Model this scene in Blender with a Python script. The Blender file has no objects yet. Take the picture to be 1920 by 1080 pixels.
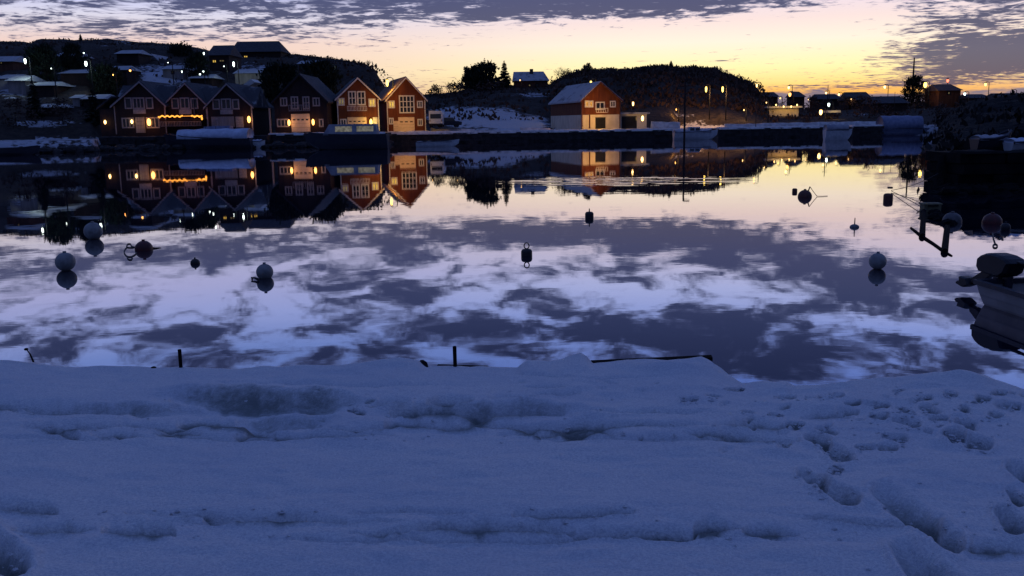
import bpy, math, random
import numpy as np
from mathutils import Matrix, Vector
rad = math.radians
random.seed(7)
SC = bpy.context.scene
COL = SC.collection
# ------------------------------------------------------------------ camera
F = 1750.0
PITCH, ROLL = rad(10.1), rad(-0.85)
CAM = Vector((0, 0, 3.0))
RM = (Matrix.Rotation(rad(90) - PITCH, 3, 'X') @ Matrix.Rotation(ROLL, 3, 'Z'))
RN = np.array(RM)

def ray(u, v):
    return RM @ Vector(((u - 960) / F, -(v - 540) / F, -1))
def at(u, v, y):
    r = ray(u, v); return CAM + r * (y / r.y)
def onz(u, v, z=0.0):
    r = ray(u, v); return CAM + r * ((z - 3.0) / r.z)
def project(X, Y, Z):
    d = np.stack([X - CAM.x, Y - CAM.y, Z - CAM.z], -1) @ RN
    return 960 + F * d[..., 0] / -d[..., 2], 540 - F * d[..., 1] / -d[..., 2]
def azel(u, v, refl=False):
    r = ray(u, v).normalized()
    z = -r.z if refl else r.z
    return math.degrees(math.atan2(r.x, r.y)), math.degrees(math.asin(z))

cam = bpy.data.cameras.new("Camera"); co = bpy.data.objects.new("Camera", cam); COL.objects.link(co)
co.matrix_world = Matrix.Translation(CAM) @ RM.to_4x4()
cam.sensor_width = 36; cam.lens = 36 * F / 1920; cam.clip_start = 0.05; cam.clip_end = 6000
SC.camera = co
SC.view_settings.view_transform = 'Standard'; SC.view_settings.look = 'None'
SC.view_settings.exposure = 0; SC.view_settings.gamma = 1
SC.cycles.use_denoising = True
SC.cycles.max_bounces = 6
SC.cycles.sample_clamp_indirect = 4

# ------------------------------------------------------------------ node helpers
class NT:
    def __init__(s, tree):
        s.t = tree; s.n = tree.nodes; s.l = tree.links
    def node(s, typ, **kw):
        n = s.n.new(typ)
        for k, v in kw.items():
            if k.startswith('_'): setattr(n, k[1:], v)
        return n
    def set(s, sock, v):
        if v is None: return
        if isinstance(v, bpy.types.NodeSocket): s.l.new(v, sock)
        else: sock.default_value = v
    def m(s, op, a, b=None, c=None, clamp=False):
        n = s.n.new('ShaderNodeMath'); n.operation = op; n.use_clamp = clamp
        s.set(n.inputs[0], a); s.set(n.inputs[1], b)
        if c is not None: s.set(n.inputs[2], c)
        return n.outputs[0]
    def vm(s, op, a, b=None):
        n = s.n.new('ShaderNodeVectorMath'); n.operation = op
        s.set(n.inputs[0], a)
        if b is not None: s.set(n.inputs[1], b)
        return n.outputs[1] if op in ('LENGTH', 'DOT_PRODUCT') else n.outputs[0]
    def comb(s, x, y, z):
        n = s.n.new('ShaderNodeCombineXYZ')
        s.set(n.inputs[0], x); s.set(n.inputs[1], y); s.set(n.inputs[2], z); return n.outputs[0]
    def noise(s, vec, scale, detail=4, rough=.55, dist=0.0):
        n = s.n.new('ShaderNodeTexNoise'); s.set(n.inputs['Vector'], vec)
        n.inputs['Scale'].default_value = scale; n.inputs['Detail'].default_value = detail
        n.inputs['Roughness'].default_value = rough; n.inputs['Distortion'].default_value = dist
        return n.outputs[0]
    def ramp(s, fac, stops, interp='LINEAR'):
        n = s.n.new('ShaderNodeValToRGB'); r = n.color_ramp; r.interpolation = interp
        while len(r.elements) > 1: r.elements.remove(r.elements[-1])
        r.elements[0].position = stops[0][0]; r.elements[0].color = (*stops[0][1], 1)
        for p, c in stops[1:]:
            e = r.elements.new(p); e.color = (*c, 1)
        s.set(n.inputs[0], fac); return n.outputs[0]
    def smooth(s, v, a, b, lo=0.0, hi=1.0):
        n = s.n.new('ShaderNodeMapRange'); n.interpolation_type = 'SMOOTHSTEP'
        s.set(n.inputs[0], v); s.set(n.inputs[1], a); s.set(n.inputs[2], b); s.set(n.inputs[3], lo); s.set(n.inputs[4], hi)
        return n.outputs[0]
    def mix(s, f, a, b):
        n = s.n.new('ShaderNodeMix'); n.data_type = 'RGBA'
        s.set(n.inputs[0], f); s.set(n.inputs[6], a if isinstance(a, bpy.types.NodeSocket) else (*a, 1))
        s.set(n.inputs[7], b if isinstance(b, bpy.types.NodeSocket) else (*b, 1)); return n.outputs[2]
    def bump(s, h, strength, dist):
        n = s.n.new('ShaderNodeBump'); n.inputs['Strength'].default_value = strength
        n.inputs['Distance'].default_value = dist; s.set(n.inputs['Height'], h); return n.outputs[0]

def new_mat(name):
    m = bpy.data.materials.new(name); m.use_nodes = True
    t = NT(m.node_tree); t.n.clear()
    out = t.n.new('ShaderNodeOutputMaterial'); return m, t, out

def pmat(name, c1, c2=None, scale=3.0, rough=.7, bump=0.0, stretch=(1, 1, 1), boards=0.0, detail=5, metal=0.0, lo=.35, hi=.65, spec=.3):
    """weathered surface: two colours broken up by noise, grain bump, optional board grooves"""
    m, t, out = new_mat(name)
    b = t.n.new('ShaderNodeBsdfPrincipled'); t.l.new(b.outputs[0], out.inputs[0])
    tc = t.n.new('ShaderNodeTexCoord').outputs['Object']
    v = t.vm('MULTIPLY', tc, stretch)
    n = t.noise(v, scale, detail)
    f = t.smooth(n, lo, hi)
    col = t.mix(f, c1, c2 or tuple(x * .7 for x in c1))
    h = n
    if boards:
        sx = t.n.new('ShaderNodeSeparateXYZ'); t.l.new(tc, sx.inputs[0])
        w = t.m('FRACT', t.m('MULTIPLY', t.m('ADD', sx.outputs[0], sx.outputs[1]), 1 / boards))
        g = t.smooth(w, 0.0, .14)
        col = t.mix(g, tuple(x * .35 for x in c1), col)
        per = t.n.new('ShaderNodeTexWhiteNoise'); per.noise_dimensions = '1D'
        t.l.new(t.m('FLOOR', t.m('MULTIPLY', t.m('ADD', sx.outputs[0], sx.outputs[1]), 1 / boards)), per.inputs['W'])
        col = t.mix(t.m('MULTIPLY', per.outputs[0], .35), col, tuple(x * .45 for x in c1))
        h = t.m('ADD', t.m('MULTIPLY', n, .3), g)
    t.l.new(col, b.inputs['Base Color'])
    b.inputs['Roughness'].default_value = rough; b.inputs['Metallic'].default_value = metal
    b.inputs['Specular IOR Level'].default_value = spec
    if bump: t.l.new(t.bump(h, .8, bump), b.inputs['Normal'])
    return m

def emat(name, col, strength, variation=0.0):
    m, t, out = new_mat(name)
    e = t.n.new('ShaderNodeEmission'); t.l.new(e.outputs[0], out.inputs[0])
    e.inputs[0].default_value = (*col, 1); e.inputs[1].default_value = strength
    if variation:
        tc = t.n.new('ShaderNodeTexCoord').outputs['Object']
        n = t.noise(tc, 2.5, 3)
        t.l.new(t.m('MULTIPLY', t.smooth(n, .3, .7, 1 - variation, 1.0), strength), e.inputs[1])
    m.cycles.emission_sampling = 'NONE'
    return m

M = {}
M['red'] = pmat('falu_red_boards', (.17, .055, .02), (.11, .034, .014), 2, .8, .02, (1, 1, .2), boards=.22)
M['brown'] = pmat('brown_boards', (.12, .05, .035), (.08, .035, .025), 2, .8, .02, (1, 1, .2), boards=.22)
M['darkwood'] = pmat('tarred_boards', (.03, .018, .018), (.02, .013, .013), 2, .8, .02, (1, 1, .2), boards=.22)
M['white'] = pmat('white_paint', (.62, .6, .57), (.5, .48, .46), 4, .55, .004)
M['whitewall'] = pmat('white_render_wall', (.6, .55, .45), (.48, .43, .35), 1.2, .8, .01, (1, 1, .5))
M['peach'] = pmat('cream_door_paint', (.62, .48, .36), (.55, .42, .31), 3, .6, .004)
M['greyboards'] = pmat('pale_grey_boards', (.3, .27, .27), (.22, .2, .2), 2, .8, .02, (1, 1, .2), boards=.25)
M['roofdark'] = pmat('slate_roof', (.035, .035, .045), (.06, .06, .075), 2, .8, .03, (1, 1, 1), boards=.3)
M['roofcross'] = pmat('slate_with_snow', (.04, .04, .05), (.3, .31, .34), .5, .8, .03, lo=.5, hi=.72)
M['roofsnow'] = pmat('roof_with_thin_snow', (.34, .35, .38), (.12, .12, .14), .9, .8, .03, (1, .6, 1), lo=.5, hi=.75)
M['roofbrown'] = pmat('brown_tiles', (.16, .09, .07), (.1, .06, .05), 2, .8, .03, boards=.3)
M['glass'] = pmat('dark_window_glass', (.015, .017, .022), (.02, .022, .03), 1, .08, 0, spec=.5)
M['lit_yellow'] = emat('lit_window_yellow', (1, .62, .12), 1.0, .5)
M['lit_dim'] = emat('lit_window_dim', (.8, .62, .3), .28, .6)
M['lit_amber'] = emat('lit_window_amber', (1, .45, .08), .8, .5)
M['lamp_white'] = emat('lamp_white', (.82, 1, .93), 5)
M['lamp_warm'] = emat('lamp_warm', (1, .58, .2), 5)
M['lamp_yellow'] = emat('lamp_yellow', (1, .68, .14), 4.5)
M['lamp_orange'] = emat('lamp_orange', (1, .42, .1), 5)
M['lamp_red'] = emat('lamp_red', (1, .12, .06), 5)
M['fairy'] = emat('fairy_lights', (1, .36, .05), 2.2)
M['pole'] = pmat('galvanised_pole', (.02, .02, .022), (.014, .014, .016), 3, .5, .002, metal=.3)
M['stone'] = pmat('wet_dark_stone', (.035, .03, .032), (.015, .014, .016), 1.6, .75, .08)
M['stone_r'] = pmat('jetty_stone', (.01, .0095, .011), (.004, .004, .005), 1.6, .85, .08, spec=.05)
M['snow_cap'] = pmat('quay_snow', (.6, .59, .6), (.4, .39, .4), 1.5, .8, .05)
M['bark'] = pmat('bark', (.05, .035, .028), (.03, .022, .018), 6, .9, .02)
M['needles'] = pmat('conifer_needles', (.02, .028, .02), (.012, .018, .014), 3, .9)
M['twigs'] = pmat('winter_twigs', (.06, .04, .03), (.04, .028, .022), 3, .9)
M['scrub'] = pmat('winter_scrub', (.07, .043, .034), (.05, .032, .026), 1, .9)
M['hull_white'] = pmat('white_hull', (.5, .5, .52), (.4, .4, .43), 3, .4, .003)
M['hull_dark'] = pmat('dark_blue_hull', (.02, .02, .035), (.03, .03, .04), 3, .4, .003)
M['hull_wood'] = pmat('varnished_wood_hull', (.1, .055, .035), (.07, .04, .025), 3, .4, .003, (1, .2, 1))
M['tarp_blue'] = pmat('blue_tarpaulin', (.2, .22, .33), (.14, .16, .26), 2, .6, .06)
M['tarp_snow'] = pmat('snow_covered_tarpaulin', (.5, .55, .68), (.36, .4, .52), 1.2, .7, .08)
M['tarp_grey'] = pmat('grey_tarpaulin', (.3, .3, .34), (.2, .2, .25), 1.5, .6, .05)
M['buoy_white'] = pmat('weathered_white_buoy', (.22, .215, .21), (.12, .115, .115), 4, .45, .004)
M['buoy_red'] = pmat('faded_dark_red_buoy', (.09, .016, .016), (.05, .012, .012), 6, .45, .004)
M['buoy_black'] = pmat('black_buoy', (.022, .018, .02), (.012, .01, .012), 6, .5, .004)
M['buoy_brown'] = pmat('brown_orange_buoy', (.12, .04, .028), (.07, .027, .02), 6, .5, .004)
M['rope'] = pmat('wet_rope', (.09, .08, .075), (.05, .045, .04), 20, .8, .003)
M['weed'] = pmat('weedy_float', (.16, .14, .08), (.1, .09, .05), 5, .8, .02)
M['timber'] = pmat('soaked_timber', (.013, .011, .011), (.008, .007, .007), 6, .9, .01, (1, .15, 1), spec=.03)
M['near_hull'] = pmat('grey_fibreglass_hull', (.36, .31, .3), (.28, .245, .235), 2.5, .5, .002)
M['gunwale'] = pmat('dark_gunwale', (.022, .022, .035), (.03, .03, .045), 5, .5, .002)
M['cowl'] = pmat('dark_engine_cowl', (.009, .0095, .016), (.013, .013, .02), 5, .5, .001)
M['cover_green'] = pmat('dark_green_cover', (.012, .018, .016), (.02, .026, .022), 5, .7, .01)
M['glass_pale'] = pmat('sky_sheen_glass', (.55, .52, .5), (.4, .38, .38), 2, .2, 0, spec=.8)  # pale sky reflection put into the base colour of the glass
M['greytrim'] = pmat('weathered_grey_trim', (.3, .27, .28), (.22, .2, .21), 4, .7, .004)
M['buoy_grey'] = pmat('dull_grey_buoy', (.1, .09, .095), (.05, .047, .05), 4, .5, .004)
M['pane_sheen'] = emat('cabin_pane_sheen_glow', (.75, .72, .62), .22, .6)  # unlit cruiser panes: pale light on the glass painted in as glow
M['van'] = pmat('van_paint', (.5, .55, .6), (.42, .46, .5), 3, .4, .002)

# ------------------------------------------------------------------ mesh builder
class MB:
    def __init__(s): s.v = []; s.f = []
    def add(s, vs, fs):
        o = len(s.v); s.v += [tuple(p) for p in vs]; s.f += [tuple(i + o for i in f) for f in fs]; return s
    def box(s, x0, x1, y0, y1, z0, z1):
        v = [(x, y, z) for z in (z0, z1) for y in (y0, y1) for x in (x0, x1)]
        return s.add(v, [(0, 2, 3, 1), (4, 5, 7, 6), (0, 1, 5, 4), (2, 6, 7, 3), (0, 4, 6, 2), (1, 3, 7, 5)])
    def prism(s, poly, y0, y1):
        n = len(poly)
        v = [(x, y0, z) for x, z in poly] + [(x, y1, z) for x, z in poly]
        return s.add(v, [tuple(range(n))[::-1], tuple(range(n, 2 * n))] + [(i, (i + 1) % n, n + (i + 1) % n, n + i) for i in range(n)])
    def bar(s, a, b, w, h=None):
        a, b = Vector(a), Vector(b); d = (b - a).normalized(); h = h or w
        up = Vector((0, 0, 1)) if abs(d.z) < .95 else Vector((0, 1, 0))
        sx = d.cross(up).normalized() * w / 2; sz = sx.cross(d).normalized() * h / 2
        v = [p + i * sx + j * sz for p in (a, b) for j in (-1, 1) for i in (-1, 1)]
        return s.add(v, [(0, 2, 3, 1), (4, 5, 7, 6), (0, 1, 5, 4), (2, 6, 7, 3), (0, 4, 6, 2), (1, 3, 7, 5)])
    def tube(s, pts, r, n=8, r1=None):
        pts = [Vector(p) for p in pts]; k = len(pts); r1 = r if r1 is None else r1
        o = len(s.v); d0 = None
        for i, p in enumerate(pts):
            d = (pts[min(i + 1, k - 1)] - pts[max(i - 1, 0)]).normalized()
            up = Vector((0, 0, 1)) if abs(d.z) < .9 else Vector((0, 1, 0))
            a = d.cross(up).normalized(); b = a.cross(d)
            if d0 is not None and a.dot(d0) < 0: a = -a; b = -b
            d0 = a
            rr = r + (r1 - r) * i / max(1, k - 1)
            for j in range(n):
                t = 2 * math.pi * j / n; s.v.append(tuple(p + a * math.cos(t) * rr + b * math.sin(t) * rr))
        for i in range(k - 1):
            for j in range(n):
                s.f.append((o + i * n + j, o + i * n + (j + 1) % n, o + (i + 1) * n + (j + 1) % n, o + (i + 1) * n + j))
        s.f.append(tuple(o + j for j in range(n))[::-1]); s.f.append(tuple(o + (k - 1) * n + j for j in range(n)))
        return s
    def lathe(s, prof, n=24, c=(0, 0, 0), sy=1.0):
        o = len(s.v)
        for r, z in prof:
            for j in range(n):
                t = 2 * math.pi * j / n; s.v.append((c[0] + r * math.cos(t), c[1] + r * math.sin(t) * sy, c[2] + z))
        for i in range(len(prof) - 1):
            for j in range(n):
                s.f.append((o + i * n + j, o + i * n + (j + 1) % n, o + (i + 1) * n + (j + 1) % n, o + (i + 1) * n + j))
        s.f.append(tuple(o + j for j in range(n))[::-1]); s.f.append(tuple(o + (len(prof) - 1) * n + j for j in range(n)))
        return s
    def ball(s, c, rx, rz=None, n=24, k=14, ry=None):
        rz = rz or rx
        prof = [(max(.001, math.sin(math.pi * i / k)) * rx, -math.cos(math.pi * i / k) * rz) for i in range(k + 1)]
        return s.lathe(prof, n, c, (ry or rx) / rx)
    def build(s, name, mat, parent=None, smooth=False, loc=None, rz=0.0):
        me = bpy.data.meshes.new(name); me.from_pydata(s.v, [], s.f); me.update()
        if smooth: me.polygons.foreach_set('use_smooth', [True] * len(me.polygons))
        me.materials.append(M[mat] if isinstance(mat, str) else mat)
        o = bpy.data.objects.new(name, me); COL.objects.link(o)
        if parent: o.parent = parent
        if loc is not None: o.location = loc
        if rz: o.rotation_euler.z = rz
        return o

def tag(o, label=None, cat=None, group=None, kind=None):
    if label: o['label'] = label
    if cat: o['category'] = cat
    if group: o['group'] = group
    if kind: o['kind'] = kind
    return o
def empty(name, loc, rz=0.0, label=None, cat=None, group=None):
    e = bpy.data.objects.new(name, None); COL.objects.link(e)
    e.location = loc; e.rotation_euler.z = rz; e.empty_display_size = .3
    return tag(e, label, cat, group)
def plight(parent, loc, col, power, size=.15, name='lamp_or_fill_light'):
    l = bpy.data.lights.new(name, 'POINT'); l.energy = power; l.color = col; l.shadow_soft_size = size
    o = bpy.data.objects.new(name, l); COL.objects.link(o); o.parent = parent; o.location = loc; o.visible_glossy = False; return o

# ------------------------------------------------------------------ sky
world = bpy.data.worlds.new("World"); SC.world = world; world.use_nodes = True
t = NT(world.node_tree); t.n.clear()
wo = t.n.new('ShaderNodeOutputWorld'); bg = t.n.new('ShaderNodeBackground'); t.l.new(bg.outputs[0], wo.inputs[0])
d = t.n.new('ShaderNodeTexCoord').outputs['Generated']
sp = t.n.new('ShaderNodeSeparateXYZ'); t.l.new(d, sp.inputs[0])
X, Y, Z = sp.outputs
el = t.m('MULTIPLY', t.m('ARCSINE', Z), 180 / math.pi)
az = t.m('MULTIPLY', t.m('ARCTAN2', X, Y), 180 / math.pi)
ef = t.m('DIVIDE', el, 45.0, clamp=True)
E = lambda deg: deg / 45.0
warm = t.ramp(ef, [(E(0), (.55, .24, .12)), (E(1.5), (1.1, .54, .1)), (E(2.0), (1.12, .8, .27)), (E(2.9), (1.14, .98, .48)), (E(4.4), (1.08, .94, .76)),
    (E(5.6), (1.0, .8, .76)), (E(6.8), (.9, .76, .86)), (E(8), (.78, .74, .98)), (E(10), (.62, .72, 1.22)), (E(12.5), (.36, .52, 1.2)),
    (E(15.5), (.17, .31, .95)), (E(18), (.13, .25, .66)), (E(24), (.075, .145, .42)), (E(40), (.086, .148, .415))])
cool = t.ramp(ef, [(E(0), (.4, .3, .35)), (E(3), (.93, .68, .52)), (E(4.6), (.92, .68, .6)), (E(6), (.75, .72, .84)), (E(7), (.62, .64, .92)),
    (E(9), (.58, .62, 1.05)), (E(11), (.46, .58, 1.15)), (E(13), (.27, .42, 1.02)), (E(16), (.15, .29, .85)), (E(18), (.11, .22, .62)), (E(24), (.07, .14, .41)), (E(40), (.086, .148, .415))])
back = t.ramp(ef, [(E(0), (.03, .035, .08)), (E(10), (.022, .045, .14)), (E(40), (.086, .148, .415))])
azd = t.m('ABSOLUTE', t.m('SUBTRACT', az, 14.0))
wf = t.smooth(azd, 5.0, 31.0, 1.0, 0.0)
bf = t.smooth(azd, 38.0, 80.0, 0.0, 1.0)
clear = t.mix(bf, t.mix(wf, cool, warm), back)
# cloud layer: noise laid out on a flat sheet overhead
inv = t.m('DIVIDE', 1.0, t.m('ADD', t.m('MAXIMUM', Z, 0.0), .13))
pv = t.comb(t.m('MULTIPLY', X, inv), t.m('MULTIPLY', Y, inv), 3.7)
warp = t.n.new('ShaderNodeTexNoise'); t.l.new(pv, warp.inputs['Vector']); warp.inputs['Scale'].default_value = 2.6; warp.inputs['Detail'].default_value = 3
pw = t.vm('ADD', pv, t.vm('MULTIPLY', t.vm('SUBTRACT', warp.outputs[1], (.5, .5, .5)), (.4, .4, .2)))
n_big = t.noise(pw, 1.7, 3, .5)
n_mid = t.noise(pw, 5.6, 7, .56)
n_fine = t.noise(pw, 17.0, 5, .6)
dens = t.m('ADD', t.m('ADD', t.m('MULTIPLY', t.m('SUBTRACT', n_mid, .5), 1.45), t.m('MULTIPLY', t.m('SUBTRACT', n_big, .5), .75)), t.m('ADD', t.m('MULTIPLY', t.m('SUBTRACT', n_fine, .5), .55), .5))
inv2 = t.m('DIVIDE', 1.0, t.m('ADD', t.m('MAXIMUM', Z, 0.0), .05))
pl_ = t.vm('ADD', t.comb(t.m('MULTIPLY', X, inv2), t.m('MULTIPLY', Y, inv2), 9.1), t.vm('MULTIPLY', t.vm('SUBTRACT', warp.outputs[1], (.5, .5, .5)), (.35, .35, .2)))
lo_ = t.m('ADD', t.m('ADD', t.m('MULTIPLY', t.m('SUBTRACT', t.noise(pl_, 4.6, 6, .58), .5), 1.5), t.m('MULTIPLY', t.m('SUBTRACT', t.noise(pl_, 1.2, 2, .5), .5), .5)), t.m('ADD', t.m('MULTIPLY', t.m('SUBTRACT', t.noise(pl_, 13.0, 4, .6), .5), 1.1), .5))
mf = t.smooth(el, 6.2, 8.6)
dens = t.m('ADD', t.m('MULTIPLY', dens, mf), t.m('MULTIPLY', lo_, t.m('SUBTRACT', 1.0, mf)))
ae = t.comb(az, el, 0.0)
def blob(u, v, du, dv, amp, refl=False, rot=0.0):
    a0, e0 = azel(u, v, refl)
    a1, _ = azel(u + du, v, refl); _, e1 = azel(u, v + dv, refl)
    q = t.vm('SUBTRACT', ae, (a0, e0, 0))
    mp = t.n.new('ShaderNodeMapping'); mp.vector_type = 'TEXTURE'
    mp.inputs['Rotation'].default_value = (0, 0, rad(rot)); mp.inputs['Scale'].default_value = (abs(a1 - a0), abs(e1 - e0), 1)
    t.l.new(q, mp.inputs[0])
    ln = t.vm('LENGTH', mp.outputs[0])
    return t.m('MULTIPLY', t.smooth(ln, 0.0, 1.6, 1.0, 0.0), amp)
cov = t.smooth(el, 4.0, 8.0, -.26, .01)
for b in [(260, 22, 480, 56, .16), (700, 30, 400, 50, .15), (1000, 25, 380, 44, .19), (1330, -5, 200, 36, .22), (1860, 60, 230, 70, .38), (1910, 108, 260, 42, .6), (1650, 158, 200, 9, .2), (1800, 150, 160, 8, .22),
          (1720, 140, 130, 9, .2), (1600, 163, 180, 7, .2), (1480, 176, 120, 6, .14), (850, 163, 110, 5, .24), (360, 60, 220, 18, .14), (760, 78, 220, 16, .12), (60, 40, 200, 20, .08), (1090, 90, 320, 30, -.1), (1490, 60, 170, 60, -.16), (800, 110, 400, 30, -.1),
          (560, 70, 160, 12, .1)]:
    cov = t.m('ADD', cov, blob(*b))
for b in [(1420, 475, 280, 40, .24), (1620, 530, 240, 46, .27), (1800, 575, 150, 30, .2), (1050, 440, 320, 24, .14), (1450, 655, 430, 50, .24), (1150, 620, 190, 34, .16), (250, 490, 200, 20, .08), (600, 520, 160, 18, .08), (200, 650, 260, 14, .1), (850, 480, 120, 20, -.1), (1150, 545, 140, 22, -.1),
          (650, 655, 90, 18, .12), (1750, 470, 220, 34, -.22), (1850, 640, 200, 24, -.06), (950, 560, 260, 36, -.08), (1150, 560, 120, 30, -.05), (400, 560, 120, 30, -.04), (1650, 600, 170, 22, -.12), (300, 440, 300, 12, -.12), (820, 395, 300, 30, -.2), (1300, 385, 300, 30, -.2), (330, 690, 200, 14, -.1), (1640, 445, 230, 14, -.08), (150, 520, 200, 24, .04)]:
    cov = t.m('ADD', cov, blob(*b, refl=True))
dd = t.m('ADD', dens, cov)
cm = t.smooth(dd, .36, .66)
thick = t.smooth(dd, .45, .74)
ccol_thin = t.ramp(ef, [(E(1), (.55, .26, .2)), (E(3.5), (.62, .42, .38)), (E(5.5), (.34, .32, .44)), (E(8), (.24, .27, .45)), (E(13), (.12, .16, .4)), (E(20), (.05, .07, .2))])
ccol_thick = t.ramp(ef, [(E(1), (.13, .09, .13)), (E(3.5), (.12, .11, .18)), (E(5.5), (.07, .078, .155)), (E(8), (.05, .066, .18)), (E(11), (.036, .052, .155)), (E(14), (.024, .034, .105)), (E(16), (.02, .03, .09)), (E(20), (.045, .07, .2))])
ccol = t.mix(thick, ccol_thin, ccol_thick)
cmask = t.m('MULTIPLY', cm, t.smooth(azd, 40.0, 70.0, .95, .2))
sky = t.mix(cmask, clear, ccol)
# a bank of slate-blue cloud right on the horizon
bank_h = t.m('ADD', .5, t.m('MULTIPLY', t.noise(t.comb(t.m('MULTIPLY', az, .09), t.m('MULTIPLY', el, .5), 1.0), 2.2, 5, .6), 1.7))
bank = t.smooth(t.m('SUBTRACT', el, bank_h), -.12, .1, 1.0, 0.0)
sky = t.mix(t.m('MULTIPLY', bank, .85), sky, (.13, .15, .27))
sky = t.mix(t.smooth(el, -1.5, -.2, 1.0, 0.0), sky, (.02, .025, .05))
t.l.new(sky, bg.inputs[0]); bg.inputs[1].default_value = 1.0
world.cycles.sampling_method = 'MANUAL'; world.cycles.sample_map_resolution = 1024

sl = bpy.data.lights.new('sun', 'SUN'); sl.energy = .02; sl.angle = rad(3); sl.color = (1, .6, .35)
so = bpy.data.objects.new('sun', sl); COL.objects.link(so)
so.rotation_euler = (rad(90 - .8), 0, rad(180 - 9)); so.location = (40, 240, 60)

# ------------------------------------------------------------------ water
m, t, out = new_mat('harbour_water')
tc = t.n.new('ShaderNodeTexCoord').outputs['Object']
nz = t.noise(t.vm('MULTIPLY', tc, (.8, 1.0, 1)), .8, 3, .5)
nf = t.noise(t.vm('MULTIPLY', tc, (.5, 1.3, 1)), 6, 3, .5)
calm = t.smooth(t.noise(tc, .03, 3), .4, .62, .35, 1.0)
wc = onz(1160, 338)
q = t.vm('SUBTRACT', tc, (wc.x, wc.y, 0))
ml = t.vm('LENGTH', t.vm('MULTIPLY', q, (1 / 6.5, 1 / 4.5, 0)))
wmask = t.smooth(ml, .35, 1.25, 1.0, 0.0)
sq = t.n.new('ShaderNodeSeparateXYZ'); t.l.new(q, sq.inputs[0])
ph = t.m('ADD', t.m('MULTIPLY', sq.outputs[1], 5.2), t.m('ADD', t.m('MULTIPLY', t.noise(tc, .35, 2), 5.0), t.m('MULTIPLY', sq.outputs[0], .35)))
wv = t.m('MULTIPLY', t.m('MULTIPLY', t.m('SINE', ph), t.m('MULTIPLY', wmask, t.smooth(nz, .35, .6))), 3.0)
hh = t.m('ADD', t.m('ADD', t.m('MULTIPLY', nz, t.m('MULTIPLY', calm, 1.6)), t.m('MULTIPLY', nf, .06)), wv)
bn = t.bump(hh, 1.0, .0016)
gl = t.n.new('ShaderNodeBsdfGlossy'); gl.inputs['Roughness'].default_value = .012; gl.inputs['Color'].default_value = (1, .955, .95, 1)
t.l.new(bn, gl.inputs['Normal'])
df = t.n.new('ShaderNodeBsdfDiffuse'); df.inputs[0].default_value = (.006, .009, .022, 1)
lw = t.n.new('ShaderNodeLayerWeight'); lw.inputs[0].default_value = .5
fr = t.m('ADD', .34, t.m('MULTIPLY', t.m('POWER', lw.outputs['Facing'], 5.0), .66))
mx = t.n.new('ShaderNodeMixShader'); t.l.new(fr, mx.inputs[0]); t.l.new(df.outputs[0], mx.inputs[1]); t.l.new(gl.outputs[0], mx.inputs[2])
t.l.new(mx.outputs[0], out.inputs[0])
MB().add([(-2500, -200, 0), (2500, -200, 0), (2500, 4000, 0), (-2500, 4000, 0)], [(0, 1, 2, 3)]).build('water', m)['kind'] = 'structure'

# ------------------------------------------------------------------ numpy grid surface
def grid_obj(name, P, mat, attr=None, smooth=True):
    ny, nx = P.shape[:2]
    me = bpy.data.meshes.new(name); nv = ny * nx; nf_ = (ny - 1) * (nx - 1)
    me.vertices.add(nv); me.vertices.foreach_set('co', P.reshape(-1).astype(np.float32))
    i = np.arange(nv).reshape(ny, nx)
    q = np.stack([i[:-1, :-1], i[:-1, 1:], i[1:, 1:], i[1:, :-1]], -1).reshape(-1)
    me.loops.add(nf_ * 4); me.loops.foreach_set('vertex_index', q.astype(np.int32))
    me.polygons.add(nf_); me.polygons.foreach_set('loop_start', (np.arange(nf_) * 4).astype(np.int32))
    me.update(calc_edges=True); me.validate()
    if smooth: me.polygons.foreach_set('use_smooth', np.ones(nf_, bool))
    if attr:
        for k, a in attr.items():
            at_ = me.attributes.new(k, 'FLOAT', 'POINT'); at_.data.foreach_set('value', a.reshape(-1).astype(np.float32))
    me.materials.append(mat); o = bpy.data.objects.new(name, me); COL.objects.link(o); return o

def vnoise(x, y, seed=0):
    """smooth value noise, numpy"""
    xi, yi = np.floor(x).astype(np.int64), np.floor(y).astype(np.int64)
    fx, fy = x - xi, y - yi; fx = fx * fx * (3 - 2 * fx); fy = fy * fy * (3 - 2 * fy)
    def h(a, b):
        n = (a * 374761393 + b * 668265263 + seed * 1442695041) & 0x7fffffff
        n = ((n ^ (n >> 13)) * 1274126177) & 0x7fffffff
        return ((n ^ (n >> 16)) & 0xffff) / 65535.0
    return (h(xi, yi) * (1 - fx) + h(xi + 1, yi) * fx) * (1 - fy) + (h(xi, yi + 1) * (1 - fx) + h(xi + 1, yi + 1) * fx) * fy
def fbm(x, y, seed=0, o=4):
    s = 0; a = .5
    for k in range(o): s = s + a * (vnoise(x * 2 ** k, y * 2 ** k, seed + k) - .5); a *= .5
    return s * 2
sstep = lambda x: (lambda c: c * c * (3 - 2 * c))(np.clip(x, 0, 1))

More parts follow.
